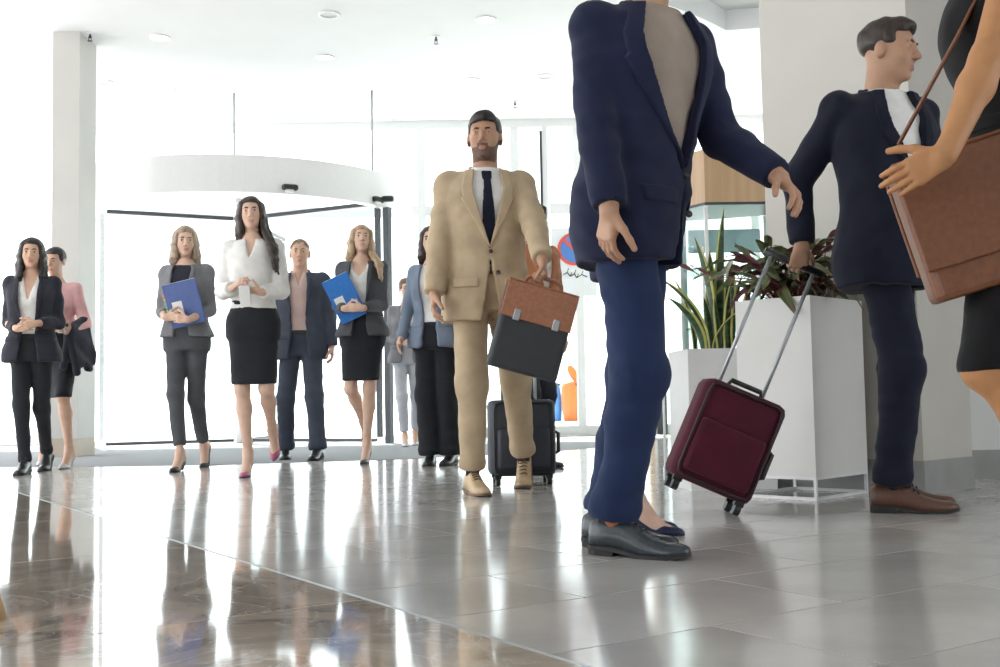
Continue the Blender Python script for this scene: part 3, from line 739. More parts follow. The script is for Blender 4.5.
    # eyes and brows
    for sg in (-1, 1):
        c = hl(sg * .031, .0766, .002); a = MB(); nu, nv = 10, 7; rr = .0128 * hs; rs = []
        for i in range(nv):
            q = math.pi * (i + .25) / (nv - .5); rs.append([c + rr * (Rh @ np.array((math.sin(q) * math.cos(2 * math.pi * j / nu), math.cos(q), math.sin(q) * math.sin(2 * math.pi * j / nu)))) for j in range(nu)])
        a.rings(rs); a.i = [1 if f_ < nu or f_ == (nv - 1) * nu else 0 for f_ in range(len(a.f))]
        o = link('eye', mesh_np('eye', np.array(a.v) * k, a.f, [M['eyewhite'], M['iris']], True, a.i), body)
        a = MB(); a.tube([hl(sg * .014, .0915, .0215) * k, hl(sg * .030, .0905, .0245) * k, hl(sg * .047, .078, .019) * k], [.0045 * k, .005 * k, .003 * k], 6); a.build('eyebrow', HR[kw.get('brow', hair[0])], body, True)
    build_hair(hair, par, hl, E, Cn, Rh, hc, hs, T, k, h, kw)
    def put(name, ops, mat, wr=0., parent=par, hh_=None, seed=1, rx=1, f=1.):
        V, Q = solid(ops, hh_ or h)
        if not len(V): return None
        if rx: V = relax(V, Q, rx)
        V = wrinkle(V, Q, wr * .9, seed, f * 1.5); V = wrinkle(V, Q, wr * .45, seed + 50, f * 3.6); return link(name, mesh_np(name, V * k, Q, mat, True), parent)
    seed = abs(hash(label)) % 1000 if False else sum(map(ord, label)) % 997
    X = {'T': T, 'am': am, 'legs': legs, 'put': put, 'k': k, 'par': par, 'h': h, 'hl': hl, 'nb': nb, 'nr': nr, 'body': body, 'seed': seed, 'hc': hc, 'Rh': Rh, 'sex': sex, 'root': np.array(root, float), 'yaw': yaw}
    return X

def build_hair(hair, par, hl, E, Cn, Rh, hc, hs, T, k, h, kw):
    colr, style = hair[0], hair[1]; hh = min(h * .7, .0068)
    def plane(a, b):                        # keep z > a + b*(y) in head space
        def fn(X, Y, Z):
            x, y, z = X - hc[0], Y - hc[1], Z - hc[2]
            ly = (Rh[0, 1] * x + Rh[1, 1] * y + Rh[2, 1] * z) / hs; lz = (Rh[0, 2] * x + Rh[1, 2] * y + Rh[2, 2] * z) / hs; lx = (Rh[0, 0] * x + Rh[1, 0] * y + Rh[2, 0] * z) / hs
            line = np.where(ly < .045, a + b * (ly + .06), np.maximum(a + b * .105, .064 - .10 * np.abs(lx)))
            return (line - lz) * .7 * hs
        return Prim(fn, hc - .5, hc + .5)
    ops = []
    if style == 'short':
        ops = [('+', E((0, -.020, .042), (.083, .103, .084)), 0), ('+', E((0, .045, .088), (.055, .045, .030)), .03), ('&', plane(-.075, .85), 0)]
    elif style == 'cropped':
        ops = [('+', E((0, -.019, .039), (.079, .099, .081)), 0), ('&', plane(-.07, .95), 0)]
    else:
        ops = [('+', E((0, -.022, .040), (.086, .106, .086)), 0), ('&', plane(-.09, .75), 0)]
        if style == 'bun':
            ops += [('+', E((0, -.13, .03), (.042, .04, .042)), .02)]
        if style == 'updo':
            ops += [('+', E((0, -.05, .085), (.07, .07, .045)), .03)]
        if style in ('long', 'shoulder', 'left', 'right'):
            zend = hair[2] if len(hair) > 2 else -.33
            n = 22; r = random.Random(3)
            for i in range(n):
                ph = R(52 + 256 * i / (n - 1)); sx, cy = math.sin(ph), math.cos(ph)   # sx>0: own right
                jit = r.uniform(-.008, .008)
                swx = swy = 0.
                if style == 'left': swx = -.05; swy = .11
                if style == 'right': swx = .05; swy = .11
                f = 1.0
                if style == 'left' and sx > .25: f = .55
                if style == 'right' and sx < -.25: f = .55
                ze = zend * f + r.uniform(-.02, .03)
                p0 = (sx * .072, cy * .085 - .015, .055); p1 = (sx * .090, cy * .088 - .022, -.03)
                p2 = (sx * .097 + jit, cy * .082 - .035, -.11)
                w2 = max(0., min(1., (sx * (-1 if style == 'left' else 1) + .35))) if style in ('left', 'right') else 0
                bx = sx * .100 + swx * w2 * 1.1; by = cy * .055 - .062 + swy * w2 * 1.3 + (.075 if abs(sx) > .55 and style == 'long' else 0)
                p3 = (bx + jit, by, -.11 + (ze + .11) * .5); p4 = (bx * .95 + swx * w2 * .4, by - .012 + .03 * w2, ze)
                pts = [p0, p1, p2, p3, p4]; rd = [.020, .022, .021, .019, .006]
                for a, b, r1, r2 in zip(pts[:-1], pts[1:], rd[:-1], rd[1:]): ops.append(('+', Cn(a, b, r1, r2), .010))
    V, Q = solid(ops, hh); V = wrinkle(V, Q, .0025, 5, 4.)
    link('hair', mesh_np('hair', V * k, Q, HR[colr], True), par)

def sleeves(X, r, end, mat_ops, soff=.0):
    T = X['T']; r0, r1, r2, r3 = r; ops = []
    for sp, el, wr, a, sg in X['am']:
        e = el + (wr - el) * end
        s2 = sp + np.array((0, 0, -.006)) + (T.pt(0, -.01, 1.3) - T.pt(sg * .012, -.01, 1.3)); nk = T.pt(sg * .055, -.012, 1.478 if X['sex'] == 'm' else 1.445)
        ops += [('+', cone(nk, s2 + np.array((0, 0, .012)), .040, r0 * .74), .03), ('+', ell(s2, (r0 * .94, r0 * .96, r0 * .92)), .045), ('+', cone(s2, el, r0 * .92, r1), .018), ('+', cone(el, e + unit(wr - el) * .02, r2, r3), .015), ('-', cap(e, wr - el, .085), 0)]
    return ops
def jacket(X, mat, ws, hem=.80, off=.028, end=.98, name='jacket', lapel=(1.16, .048), flare=None, buttons=(1.08,), wr=.0035, r=None, collar=True, pocket=True, lining=None, zlap=None):
    T, k = X['T'], X['k']; male = X['sex'] == 'm'; r = r or ((.074, .060, .058, .047) if male else (.064, .048, .047, .039))
    top = 1.525 if male else 1.49
    fl = flare or (([.8, .9, .98, 1.08, 1.2], [.036, .030, .018, .012, .0]) if male else ([.8, .9, .98, 1.08, 1.2], [.032, .024, .014, .002, .0]))
    ops = sleeves(X, r, end, None) + [('+', T.prim(off, hem, top, flare=fl), .016)]
    ops += [('-', T.cut(ws, hem - .02, 1.62), 0)]
    # neck hole
    ops.append(('-', cone(X['nb'] - np.array((0, 0, .02)), X['hl'](0, -.02, -.05), X['nr'] + .012, X['nr'] + .018), 0))
    J = X['put'](name, ops, mat, wr, seed=X['seed'])
    zz = [p[0] for p in ws]; wv = [p[1] for p in ws]
    if lapel:
        zb, lw = lapel; zt = top - .005
        for sg in (-1, 1):
            def mask(u, v, z, sg=sg):
                wd = np.interp(z, zz, wv).astype(f32); lwz = np.interp(z, [zb, zb + (zt - zb) * .62, zb + (zt - zb) * .64, zt], [0, lw, lw * .8, lw * .7]).astype(f32)
                us = u * sg; return np.maximum(np.maximum(us - wd - lwz, wd - .004 - us), .01 - v)
            o = [('+', T.prim(off + .012, zb, zt, mask, fl), 0), ('-', T.prim(off - .010, zb - .05, zt + .05, None, fl), 0)]
            X['put']('lapel', o, mat, 0, J, min(X['h'] * .6, .0055), rx=2)
    if collar:
        nb = T.pt(0, -.012, top - .02); tp = X['hl'](0, -.025, -.105)
        def mask2(u, v, z): return v - .03
        o = [('+', cone(nb, nb + unit(tp - nb) * .055, X['nr'] + .030, X['nr'] + .020), 0), ('-', cone(nb - np.array((0, 0, .03)), tp, X['nr'] + .012, X['nr'] + .010), 0)]
        fwd = T.vec((0, 1, 0)); o.append(('-', cap(nb + fwd * .035, fwd, .2), 0)); o.append(('-', cap(nb + unit(tp - nb) * .045, tp - nb, .2), 0))
        X['put']('collar', o, mat, 0, J, min(X['h'] * .8, .007), rx=1)
    for bz in buttons:
        w0 = float(np.interp(bz, zz, wv)); p = T.front(-w0 - .018 if w0 > .005 else 0, bz, off + .012 + float(np.interp(bz, fl[0], fl[1]))); d = T.vec((0, 1, 0))
        a = MB(); a.tube([(p - d * .004) * k, (p + d * .003) * k], .010 * k, 10); a.build('button', M['button'], J, True)
    if pocket:
        for sg in (-1, 1):
            def mask3(u, v, z, sg=sg): us = u * sg; return np.maximum(np.maximum(np.abs(us - .120) - .058, np.abs(z - (hem + .175)) - .022), .0 - v)
            o = [('+', T.prim(off + .008, hem + .1, hem + .25, mask3, fl), 0), ('-', T.prim(off - .006, hem, hem + .3, None, fl), 0)]
            X['put']('pocket_flap', o, mat, 0, J, min(X['h'] * .8, .007))
    return J
def shirt(X, mat, off=.009, z0=.96, end=None, collar=True, opened=False, name='shirt', wr=.002, r=None, neck=None, top=None):
    T = X['T']; male = X['sex'] == 'm'; top = top or (1.53 if male else 1.485)
    ops = sleeves(X, r or ((.070, .058, .056, .042) if male else (.060, .050, .050, .040)), end, None) if end else []
    ops.append(('+', T.prim(off, z0, top), .016))
    ops.append(('-', cone(X['nb'], X['hl'](0, -.02, -.05), X['nr'] + .004, X['nr'] + .006), 0))
    if neck: ops.append(('-', T.cut(neck, 1.2, 1.62), 0))
    S = X['put'](name, ops, mat, wr, seed=X['seed'] + 3)
    if collar:
        nb = T.pt(0, -.006, top - .03); tp = X['hl'](0, -.022, -.09); u = unit(tp - nb); fwd = T.vec((0, 1, 0))
        o = [('+', cone(nb, nb + u * .052, X['nr'] + .020, X['nr'] + .014), 0), ('-', cone(nb - u * .05, nb + u * .12, X['nr'] + .007, X['nr'] + .006), 0), ('-', cap(nb + u * .045, u, .2), 0)]
        q = nb + fwd * (X['nr'] + .06); o.append(('-', cone(q - u * .02, q + u * .07, .03, .055), 0))
        if neck: o.append(('-', cap(nb + fwd * .028, fwd, .25), 0))
        X['put']('collar', o, mat, 0, S, .006, rx=1)
    return S
def necktie(X, mat, z0=1.06, off=.022):
    T = X['T']
    def mask(u, v, z): return np.maximum(np.abs(u) - np.interp(z, [z0, z0 + .05, 1.3, 1.47, 1.475, 1.52], [.012, .038, .03, .017, .022, .026]).astype(f32), .02 - v)
    o = [('+', T.prim(off, z0, 1.515, mask), 0), ('-', T.prim(off - .009, z0 - .1, 1.46), 0)]
    return X['put']('necktie', o, mat, 0, X['par'], .005)
def trousers(X, mat, rad=(.092, .068, .064, .064), hemz=.055, waist=1.05, wr=.003, name='trousers', off=.014, crop=None, hup=-.005):
    T = X['T']; ops = [('+', T.prim(off, .85, waist), 0)]
    for hp, kn, an, ft in X['legs']:
        d = unit(an - kn); e = an + d * (-crop if crop else -hup)
        ops += [('+', cone(hp + (T.pt(0, 0, .93) - hp) * .12, kn, rad[0] * .94, rad[1]), .035), ('+', cone(kn, e + d * .02, rad[1], rad[3]), .03)]
        if not crop: ops.append(('+', ell(e + d * -.03, (rad[3] * 1.04, rad[3] * 1.12, .04)), .03))
        ops.append(('-', cap(e, d, .11), 0))
    o = X['put'](name, ops, mat, wr, seed=X['seed'] + 9)
    if X['sex'] == 'm':
        X['put']('belt', [('+', T.prim(off + .006, waist - .035, waist), 0), ('-', T.prim(off - .004, waist - .06, waist + .03), 0)], M['leatherblk'], 0, o, .006, rx=0)
    else:
        X['put']('waistband', [('+', T.prim(off + .004, waist - .03, waist), 0), ('-', T.prim(off - .006, waist - .06, waist + .03), 0)], mat, 0, o, .006, rx=0)
    return o
def skirt(X, mat, hem=.56, waist=1.08, wr=.002, off=.012, name='skirt'):
    T = X['T']; ops = [('+', T.prim(off, .84, waist), 0)]
    (h1, k1, a1, _), (h2, k2, a2, _) = X['legs']
    for t in (0, .2, .4, .6, .8, 1):
        h_ = h1 + (h2 - h1) * t; kk = k1 + (k2 - k1) * t
        ops.append(('+', cone(h_ + np.array((0, 0, -.01)), kk, .080, .066), .05))
    hz = hem + T.pz
    def fn(X_, Y_, Z_): return hz - Z_ + 0 * X_ + 0 * Y_
    ops.append(('&', Prim(fn, (-1, -1, 0), (1, 1, hz + .05)), 0))
    o = X['put'](name, ops, mat, wr, seed=X['seed'] + 5)
    X['put']('waistband', [('+', T.prim(off + .005, waist - .035, waist), 0), ('-', T.prim(off - .006, waist - .06, waist + .03), 0)], mat, 0, o, .006, rx=0)
    return o
def local(X, V):                            # world -> person frame (unscaled metres, canonical)
    c, n = math.cos(-X['yaw']), math.sin(-X['yaw']); V = np.asarray(V, float) - X['root']
    return np.array((c * V[0] - n * V[1], n * V[0] + c * V[1], V[2])) / X['k']
def w2l(root, yaw, H, V):
    c, n = math.cos(-yaw), math.sin(-yaw); V = np.asarray(V, float) - np.asarray(root, float)
    return np.array((c * V[0] - n * V[1], n * V[0] + c * V[1], V[2])) / (H / 1.8)
def l2w(X, p):
    c, n = math.cos(X['yaw']), math.sin(X['yaw']); p = np.asarray(p, float) * X['k']
    return np.array((c * p[0] - n * p[1], n * p[0] + c * p[1], p[2])) + X['root']
def v2w(X, p):
    c, n = math.cos(X['yaw']), math.sin(X['yaw']); return np.array((c * p[0] - n * p[1], n * p[0] + c * p[1], p[2]))
SK, SKL, HR = {}, {}, {}
for nm, c, lc in (('fair', (.72, .48, .37), (.62, .26, .22)), ('light', (.66, .42, .31), (.56, .22, .19)), ('tan', (.50, .29, .19), (.42, .19, .15)), ('warm', (.46, .225, .10), (.5, .2, .15))):
    m = plain('skin_' + nm, c, .5, var=.05, scale=25, spec=.35); b = m.node_tree.nodes['Principled BSDF']
    b.inputs['Subsurface Weight'].default_value = .12; b.inputs['Subsurface Radius'].default_value = (.02, .008, .004); b.inputs['Subsurface Scale'].default_value = .5
    SK[nm] = m; SKL[nm] = plain('lips_' + nm, lc, .4, var=.05)
for nm, c in (('black', (.022, .017, .015)), ('brown', (.085, .05, .032)), ('dkbrown', (.045, .028, .022)), ('blonde', (.58, .40, .24)), ('ashblonde', (.50, .38, .28)), ('chestnut', (.20, .10, .055)), ('fairbrown', (.26, .17, .11))): HR[nm] = hair_mat('hair_' + nm, c)
M['eyewhite'] = plain('eye_white', (.75, .73, .70), .2, var=.01); M['iris'] = plain('iris', (.05, .035, .025), .1)
M['stubble'] = plain('stubble', (.16, .09, .065), .7, var=.25, scale=200)
M['button'] = plain('button', (.05, .045, .04), .35); M['leatherblk'] = plain('black_leather', (.02, .02, .022), .32, bump=.2, scale=120)

# ------------------------------------------------------------------ planters, plants, display case
def frame_box(mb, w_, d_, h_, t):           # bar frame
    for x in (-1, 1):
        for y in (-1, 1): mb.box((x * (w_ / 2 - t / 2), y * (d_ / 2 - t / 2), h_ / 2), (t, t, h_))
    for z in (t / 2, h_ - t / 2):
        for x in (-1, 1): mb.box((x * (w_ / 2 - t / 2), 0, z), (t, d_ - 2 * t, t))
        for y in (-1, 1): mb.box((0, y * (d_ / 2 - t / 2), z), (w_ - 2 * t, t, t))
fc = G(817, 501)[:2]; da = np.array((math.cos(R(46)), math.sin(R(46)))); db = np.array((math.cos(R(136)), math.sin(R(136))))
PW, PD = .48, .37; pcn = fc + da * PW / 2 + db * PD / 2
pl = empty('planter', (*pcn, 0), R(46), 'tall white square planter on a thin white bar stand, full of red green leaves', 'planter')
a = MB(); frame_box(a, PW, PD, .10, .013); a.build('stand', M['white'], pl)
a = MB(); t_ = .012; hb, ht = .10, .875
a.box((0, 0, hb + .01), (PW, PD, .02))
for s_ in (-1, 1): a.box((s_ * (PW / 2 - t_ / 2), 0, (hb + ht) / 2 + .01), (t_, PD, ht - hb - .02)); a.box((0, s_ * (PD / 2 - t_ / 2), (hb + ht) / 2 + .01), (PW - 2 * t_, t_, ht - hb - .02))
a.build('box', M['planter'], pl)
M['soil'] = plain('soil', (.05, .035, .025), .95, var=.3, scale=60, bump=.8)
a = MB(); a.box((0, 0, ht - .05), (PW - .025, PD - .025, .03)); a.build('soil', M['soil'], pl)

p2 = P(684, 349, 5.30); PW2 = .42
pl2c = np.array((p2[0] + .21, 5.30 + .21)); h2 = p2[2]
pl2 = empty('planter', (*pl2c, 0), R(4), 'lower white planter box holding upright snake plant leaves', 'planter')
a = MB()
a.box((0, 0, .02), (PW2, PW2, .04))
for s_ in (-1, 1): a.box((s_ * (PW2 / 2 - t_ / 2), 0, h2 / 2 + .02), (t_, PW2, h2 - .04)); a.box((0, s_ * (PW2 / 2 - t_ / 2), h2 / 2 + .02), (PW2 - 2 * t_, t_, h2 - .04))
a.build('box', M['white'], pl2)
a = MB(); a.box((0, 0, h2 - .05), (PW2 - .025, PW2 - .025, .03)); a.build('soil', M['soil'], pl2)

M['snake'] = plain('snake_leaf', (.045, .10, .042), .4, var=.45, scale=16, stretch=(.4, .4, 3))
M['snakeedge'] = plain('snake_edge', (.58, .56, .16), .4, var=.1)
sp = empty('snake_plant', (*pl2c, h2 - .035), 0, 'snake plant with tall dark green blades edged in yellow', 'plant')
def blade(L, W, lean, az, twist, base):
    a = MB(); n = 14; V = []
    for i in range(n + 1):
        t = i / n; wd = W * min(1, .55 + t * 1.6) * (1 - max(0, (t - .55) / .45) ** 2.0) + .0008
        z = L * t * math.cos(lean * t); o = L * t * math.sin(lean * t)
        tw = twist * t
        for u, dz in ((-1, .35), (-.72, .12), (0, -.12), (.72, .12), (1, .35)):
            x = u * wd; y = dz * wd
            V.append((math.cos(tw) * x - math.sin(tw) * y, math.sin(tw) * x + math.cos(tw) * y - o, z))
    for i in range(n):
        for c in range(4): a.f.append((i * 5 + c, i * 5 + c + 1, i * 5 + 6 + c, i * 5 + 5 + c)); a.i.append(1 if c in (0, 3) else 0)
    Rz = rotm('Z', az); a.v = [tuple(Rz @ np.array(v) + np.array(base)) for v in V]
    o = a.build('leaf', [M['snake'], M['snakeedge']], sp, True)
    md = o.modifiers.new('s', 'SOLIDIFY'); md.thickness = .003
    return o
# az: the direction the blade leans to (0 = towards -Y)
for L, W, ln, az, tw, bx, by in ((.74, .024, .10, 0.3, .4, .00, -.05), (.60, .030, .14, -1.6, .5, -.04, -.10), (.46, .026, .55, -1.5, .2, -.08, -.12), (.34, .030, .55, -1.3, .3, -.10, -.10), (.40, .026, .12, 1.2, -.3, .05, -.13),
        (.36, .022, .10, .4, .6, .02, -.14), (.44, .026, .2, 1.6, .3, .10, -.08), (.5, .026, .1, 2.5, .5, .06, .02), (.3, .022, -.1, .8, .2, -.02, -.15), (.38, .024, .35, 1.5, -.4, .12, -.13), (.30, .02, .15, -.8, .1, -.05, -.04), (.56, .024, .12, 3.0, .3, -.02, .05), (.34, .015, .75, 1.4, .2, -.06, -.15), (.42, .024, .25, -2.2, .2, -.12, .02)):
    blade(L, W * 1.3, ln, az, tw, (bx, by, 0))

def leaf_top():
    m, n, l, b = new_mat('leaf_green'); tc = n.new('ShaderNodeTexCoord'); sx = n.new('ShaderNodeSeparateXYZ'); l.new(tc.outputs['Object'], sx.inputs[0])
    ab = n.new('ShaderNodeMath'); ab.operation = 'ABSOLUTE'; l.new(sx.outputs[0], ab.inputs[0])
    cr = n.new('ShaderNodeValToRGB'); e = cr.color_ramp.elements; e[0].position = 0; e[0].color = (.42, .14, .14, 1); e[1].position = .004; e[1].color = (.10, .17, .06, 1)
    e.new(.0125).color = (.13, .21, .075, 1); e.new(.017).color = (.22, .30, .12, 1); e.new(.021).color = (.36, .10, .09, 1)
    l.new(ab.outputs[0], cr.inputs[0]); nz = n.new('ShaderNodeTexNoise'); nz.inputs['Scale'].default_value = 30
    l.new(tc.outputs['Object'], nz.inputs[0]); mx = n.new('ShaderNodeMixRGB'); mx.blend_type = 'MULTIPLY'; mx.inputs[0].default_value = .5
    l.new(cr.outputs[0], mx.inputs[1]); l.new(nz.outputs['Fac'], mx.inputs[2]); l.new(mx.outputs[0], b.inputs['Base Color'])
    b.inputs['Roughness'].default_value = .3; return m
M['leaft'] = leaf_top(); M['leafb'] = plain('leaf_underside', (.20, .06, .075), .45, var=.2); M['stalk'] = plain('leaf_stalk', (.30, .09, .08), .5)
M['leafg'] = plain('leaf_underside_green', (.17, .20, .085), .45, var=.5, scale=26)
def leaf_mesh(L, W, droop, nm, under='leafb'):
    V = []; Fs = []; idx = []; n = 10
    for lay, dz in ((0, .0006), (1, -.0006)):
        for i in range(n + 1):
            t = i / n; wd = W * (math.sin(math.pi * min(1, t * .96 + .04)) ** .75) * (1 - .25 * t) + .0004
            y = L * (t - .12 * t * t * droop); z = L * (.25 * t - droop * t * t * .75)
            for u in (-1, -.55, 0, .55, 1): V.append((u * wd, y, z + abs(u) * wd * .35 + dz + .003 * math.sin(9 * t + 2 * u)))
    for lay in (0, 1):
        b0_ = lay * (n + 1) * 5
        for i in range(n):
            for c in range(4):
                q = (b0_ + i * 5 + c, b0_ + i * 5 + c + 1, b0_ + i * 5 + 6 + c, b0_ + i * 5 + 5 + c); Fs.append(q if lay == 0 else q[::-1]); idx.append(lay)
    return mesh_np(nm, V, Fs, [M['leaft'], M[under]], True, idx)
LM = [leaf_mesh(.15, .021, .5, 'leaf', 'leafg'), leaf_mesh(.18, .024, .9, 'leaf', 'leafg'), leaf_mesh(.13, .019, .2, 'leaf'), leaf_mesh(.16, .022, 1.3, 'leaf')]
tp = empty('foliage_plant', (*pcn, ht - .035), R(46), 'bushy potted plant with red edged green leaves and maroon undersides', 'plant')
pr = random.Random(11)
for k in range(170):
    az = pr.uniform(0, 2 * math.pi); rr = pr.random() ** .6
    ox, oy = pr.uniform(-.18, .18), pr.uniform(-.13, .13)
    dirx, diry = math.cos(az), math.sin(az)
    lit = max(0., -dirx * .69 + diry * .72)          # grows towards the glass front
    hgt = pr.uniform(.075, .27) * (1.1 - .35 * rr); reach = pr.uniform(.02, .15) * (.4 + rr) * (1 + .9 * lit)
    el = pr.uniform(-.15, 1.1) * (1 - .4 * rr)
    bx, by = ox + dirx * reach, oy + diry * reach
    o = link('leaf', LM[k % 4], tp, (bx, by, hgt)); o.rotation_euler = (el * .8, pr.uniform(-.5, .5), az - math.pi / 2); s_ = pr.uniform(.9, 1.35); o.scale = (s_, s_, s_)
    if k % 2 == 0:
        a = MB(); a.tube([(ox * .5, oy * .5, -.005), (ox + dirx * reach * .3, oy + diry * reach * .3, hgt * .8), (bx, by, hgt)], [.0035, .003, .002], 5); a.build('stalk', M['stalk'], tp, True)

# display case with oak crown
vd = 7.2; vc = P(708, 300, vd); vl = P(682, 300, vd + .22); vr = P(800, 300, vd + .02)
top = P(708, 149, vd)[2]; bot = P(708, 204, vd)[2]
c0 = vc[:2]; cl = vl[:2]; cr2 = vr[:2]; back = cl + (cr2 - c0); back2 = back
vit = empty('display_case', (c0[0], c0[1], 0), 0, 'tall glass display case with a pale oak crown beside the column', 'display case')
rel = lambda p: (p[0] - c0[0], p[1] - c0[1])
poly = [rel(c0), rel(cr2), rel(cr2 + np.array((-.10, .45))), rel(cl + np.array((.1, .45))), rel(cl)]
a = MB(); a.prism(poly, bot + .012, top); a.build('crown', M['oak'], vit)
a = MB(); cen = np.mean(poly, 0); a.prism([tuple(cen + (np.array(p) - cen) * 1.01) for p in poly], bot - .006, bot + .012); a.build('trim_edge', M['dark'], vit)
a = MB(); a.prism(poly, 0, .5); a.build('plinth', M['oak'], vit)
def pane_(p, q, z0, z1, nm='pane', m=None):
    p = np.array(p); q = np.array(q); d = q - p; L = np.linalg.norm(d); mid = (p + q) / 2; b = MB(); b.box((*mid, (z0 + z1) / 2), (L - .03, .008, z1 - z0), rotm('Z', math.atan2(d[1], d[0]))); return b.build(nm, m or M['tealglass'], vit)
for i in range(5): pane_(poly[i], poly[(i + 1) % 5], .5, bot - .006)
for p in poly:
    a = MB(); a.box((*(cen + (np.array(p) - cen) * .985), (.5 + bot) / 2), (.022, .022, bot - .52)); a.build('corner_post', M['white'], vit)
M['shelfg'] = glass('shelf_glass', (.80, .92, .90)); M['backp'] = plain('case_back_panel', (.50, .66, .70), .5, var=.04)
for z in (.9, 1.3): 
    a = MB(); a.prism([tuple(cen + (np.array(p) - cen) * .93) for p in poly], z, z + .01); a.build('shelf', M['shelfg'], vit)
for z, hh_ in ((1.52, .16),):
    a = MB(); mid = cen + np.array((0, .08)); a.box((*mid, z), (.50, .03, hh_), bev=.006); a.build('display_board', M['backp'], vit)
# free glass screen in front of the case
gs = empty('glass_screen', (*P(676, 300, 6.6)[:2], 0), 0, 'clear greenish glass screen panel standing left of the display case', 'glass screen')
z1 = P(676, 247, 6.6)[2]
a = MB(); a.box((.04, 0, z1 / 2 + .02), (.26, .012, z1 - .04)); a.build('pane', M['tealglass'], gs)
a = MB(); a.box((.04, 0, .02), (.28, .06, .04)); a.build('base_rail', M['grey'], gs)
for x in (-.09, .17):
    a = MB(); a.box((x, 0, z1 / 2), (.012, .02, z1)); a.build('edge_trim', M['white'], gs)

# lounge chair just outside the left edge: only a foot of one leg shows
lf = G(1, 620); ch = empty('lounge_chair', (lf[0] - .335, lf[1] - .30, 0), 0, 'lounge chair with splayed tan wooden leg on the polished marble', 'chair')
M['upholst'] = fabric('grey_upholstery', (.30, .30, .32))
for sx in (-1, 1):
    for sy in (-1, 1):
        a = MB(); a.tube([(sx * .335, sy * .30, 0), (sx * .25, sy * .24, .36)], [.013, .022], 10); a.build('leg', M['tanwood'], ch, True)
a = MB(); a.box((0, 0, .41), (.62, .60, .12), bev=.03); a.build('seat', M['upholst'], ch, False)
a = MB(); a.box((0, .27, .68), (.60, .12, .46), rotm('X', R(-12)), bev=.04); a.build('backrest', M['upholst'], ch)
for sx in (-1, 1):
    a = MB(); a.box((sx * .31, 0, .55), (.07, .52, .16), bev=.02); a.build('armrest', M['upholst'], ch)

# ------------------------------------------------------------------ bags and hand-held things
def rbox_rings(w_, d_, h_, r, n=6, edge=.012):
    base = []
    for cx, cy, a0 in ((w_ / 2 - r, d_ / 2 - r, 0), (-w_ / 2 + r, d_ / 2 - r, 90), (-w_ / 2 + r, -d_ / 2 + r, 180), (w_ / 2 - r, -d_ / 2 + r, 270)):
        for i in range(n + 1): q = R(a0 + 90 * i / n); base.append((cx, cy, r * math.cos(q), r * math.sin(q)))
    rs = []
    for z, ins in ((0, edge), (edge * .3, edge * .3), (edge, 0), (h_ - edge, 0), (h_ - edge * .3, edge * .3), (h_, edge)):
        rs.append([(cx + dx * (1 - ins / r), cy + dy * (1 - ins / r), z) for cx, cy, dx, dy in base])
    return rs
def suitcase(root, yaw, tilt, w_, d_, h_, mbody, mtrim, label, hlen=.40, ribs=True):
    e = empty('suitcase', root, yaw, label, 'suitcase'); Rt = rotm('Y', tilt)
    T_ = lambda V: [Rt @ (np.array(v) - np.array((0, 0, 0))) + np.array((0, 0, 0)) for v in V]
    def B(mb, nm, m, par=e, smooth=False): mb.v = [tuple(x) for x in T_(mb.v)]; return mb.build(nm, m, par, smooth)
    a = MB(); a.rings([[(x, y, z + .05) for x, y, z in r] for r in rbox_rings(w_, d_, h_, .05, 6, .03)]); body = B(a, 'body', mbody, smooth=True)
    a = MB(); a.rings([[(x * .88, y + -d_ * .5, z + .09) for x, y, z in r] for r in rbox_rings(w_ * .9, .05, h_ * .52, .024, 4, .015)]); B(a, 'front_pocket', mbody, smooth=True)
    a = MB(); a.tube([(w_ * .44 * math.copysign(min(1, abs(math.cos(q)) * 1.35), math.cos(q)), -d_ / 2 - .004, .05 + h_ / 2 + h_ * .46 * math.copysign(min(1, abs(math.sin(q)) * 1.35), math.sin(q))) for q in np.linspace(0, 2 * math.pi, 41)], .005, 6, caps=False); B(a, 'zip', mtrim, body, True)
    for x in (-1, 1):
        for y in (-1, 1):
            c = (x * (w_ / 2 - .04), y * (d_ / 2 - .035), .028)
            a = MB(); a.tube([(c[0] - .012, c[1], .025), (c[0] + .012, c[1], .025)], .025, 14); wl = B(a, 'wheel', M['black'], smooth=False)
            a = MB(); a.box((c[0], c[1], .047), (.036, .03, .02)); B(a, 'wheel_fork', mtrim, wl)
    for x in (-.09, .09):
        a = MB(); a.tube([(x, d_ / 2 - .03, h_ * .9), (x, d_ / 2 - .03, h_ + .05 + hlen)], .008, 8); B(a, 'handle_bar', M['grey'], smooth=True)
    a = MB(); a.tube([(-.12, d_ / 2 - .03, h_ + .05 + hlen), (.12, d_ / 2 - .03, h_ + .05 + hlen)], .015, 10); B(a, 'handle_grip', M['black'], smooth=True)
    a = MB(); a.tube([(-.07, 0, h_ + .045), (-.06, 0, h_ + .075), (.06, 0, h_ + .075), (.07, 0, h_ + .045)], .010, 8); B(a, 'carry_handle', mtrim, smooth=True)
    a = MB(); a.tube([(w_ / 2 - .003, 0, h_ * .4), (w_ / 2 + .025, 0, h_ * .43), (w_ / 2 + .025, 0, h_ * .67), (w_ / 2 - .003, 0, h_ * .7)], .010, 8); B(a, 'side_handle', mtrim, smooth=True)
    return e

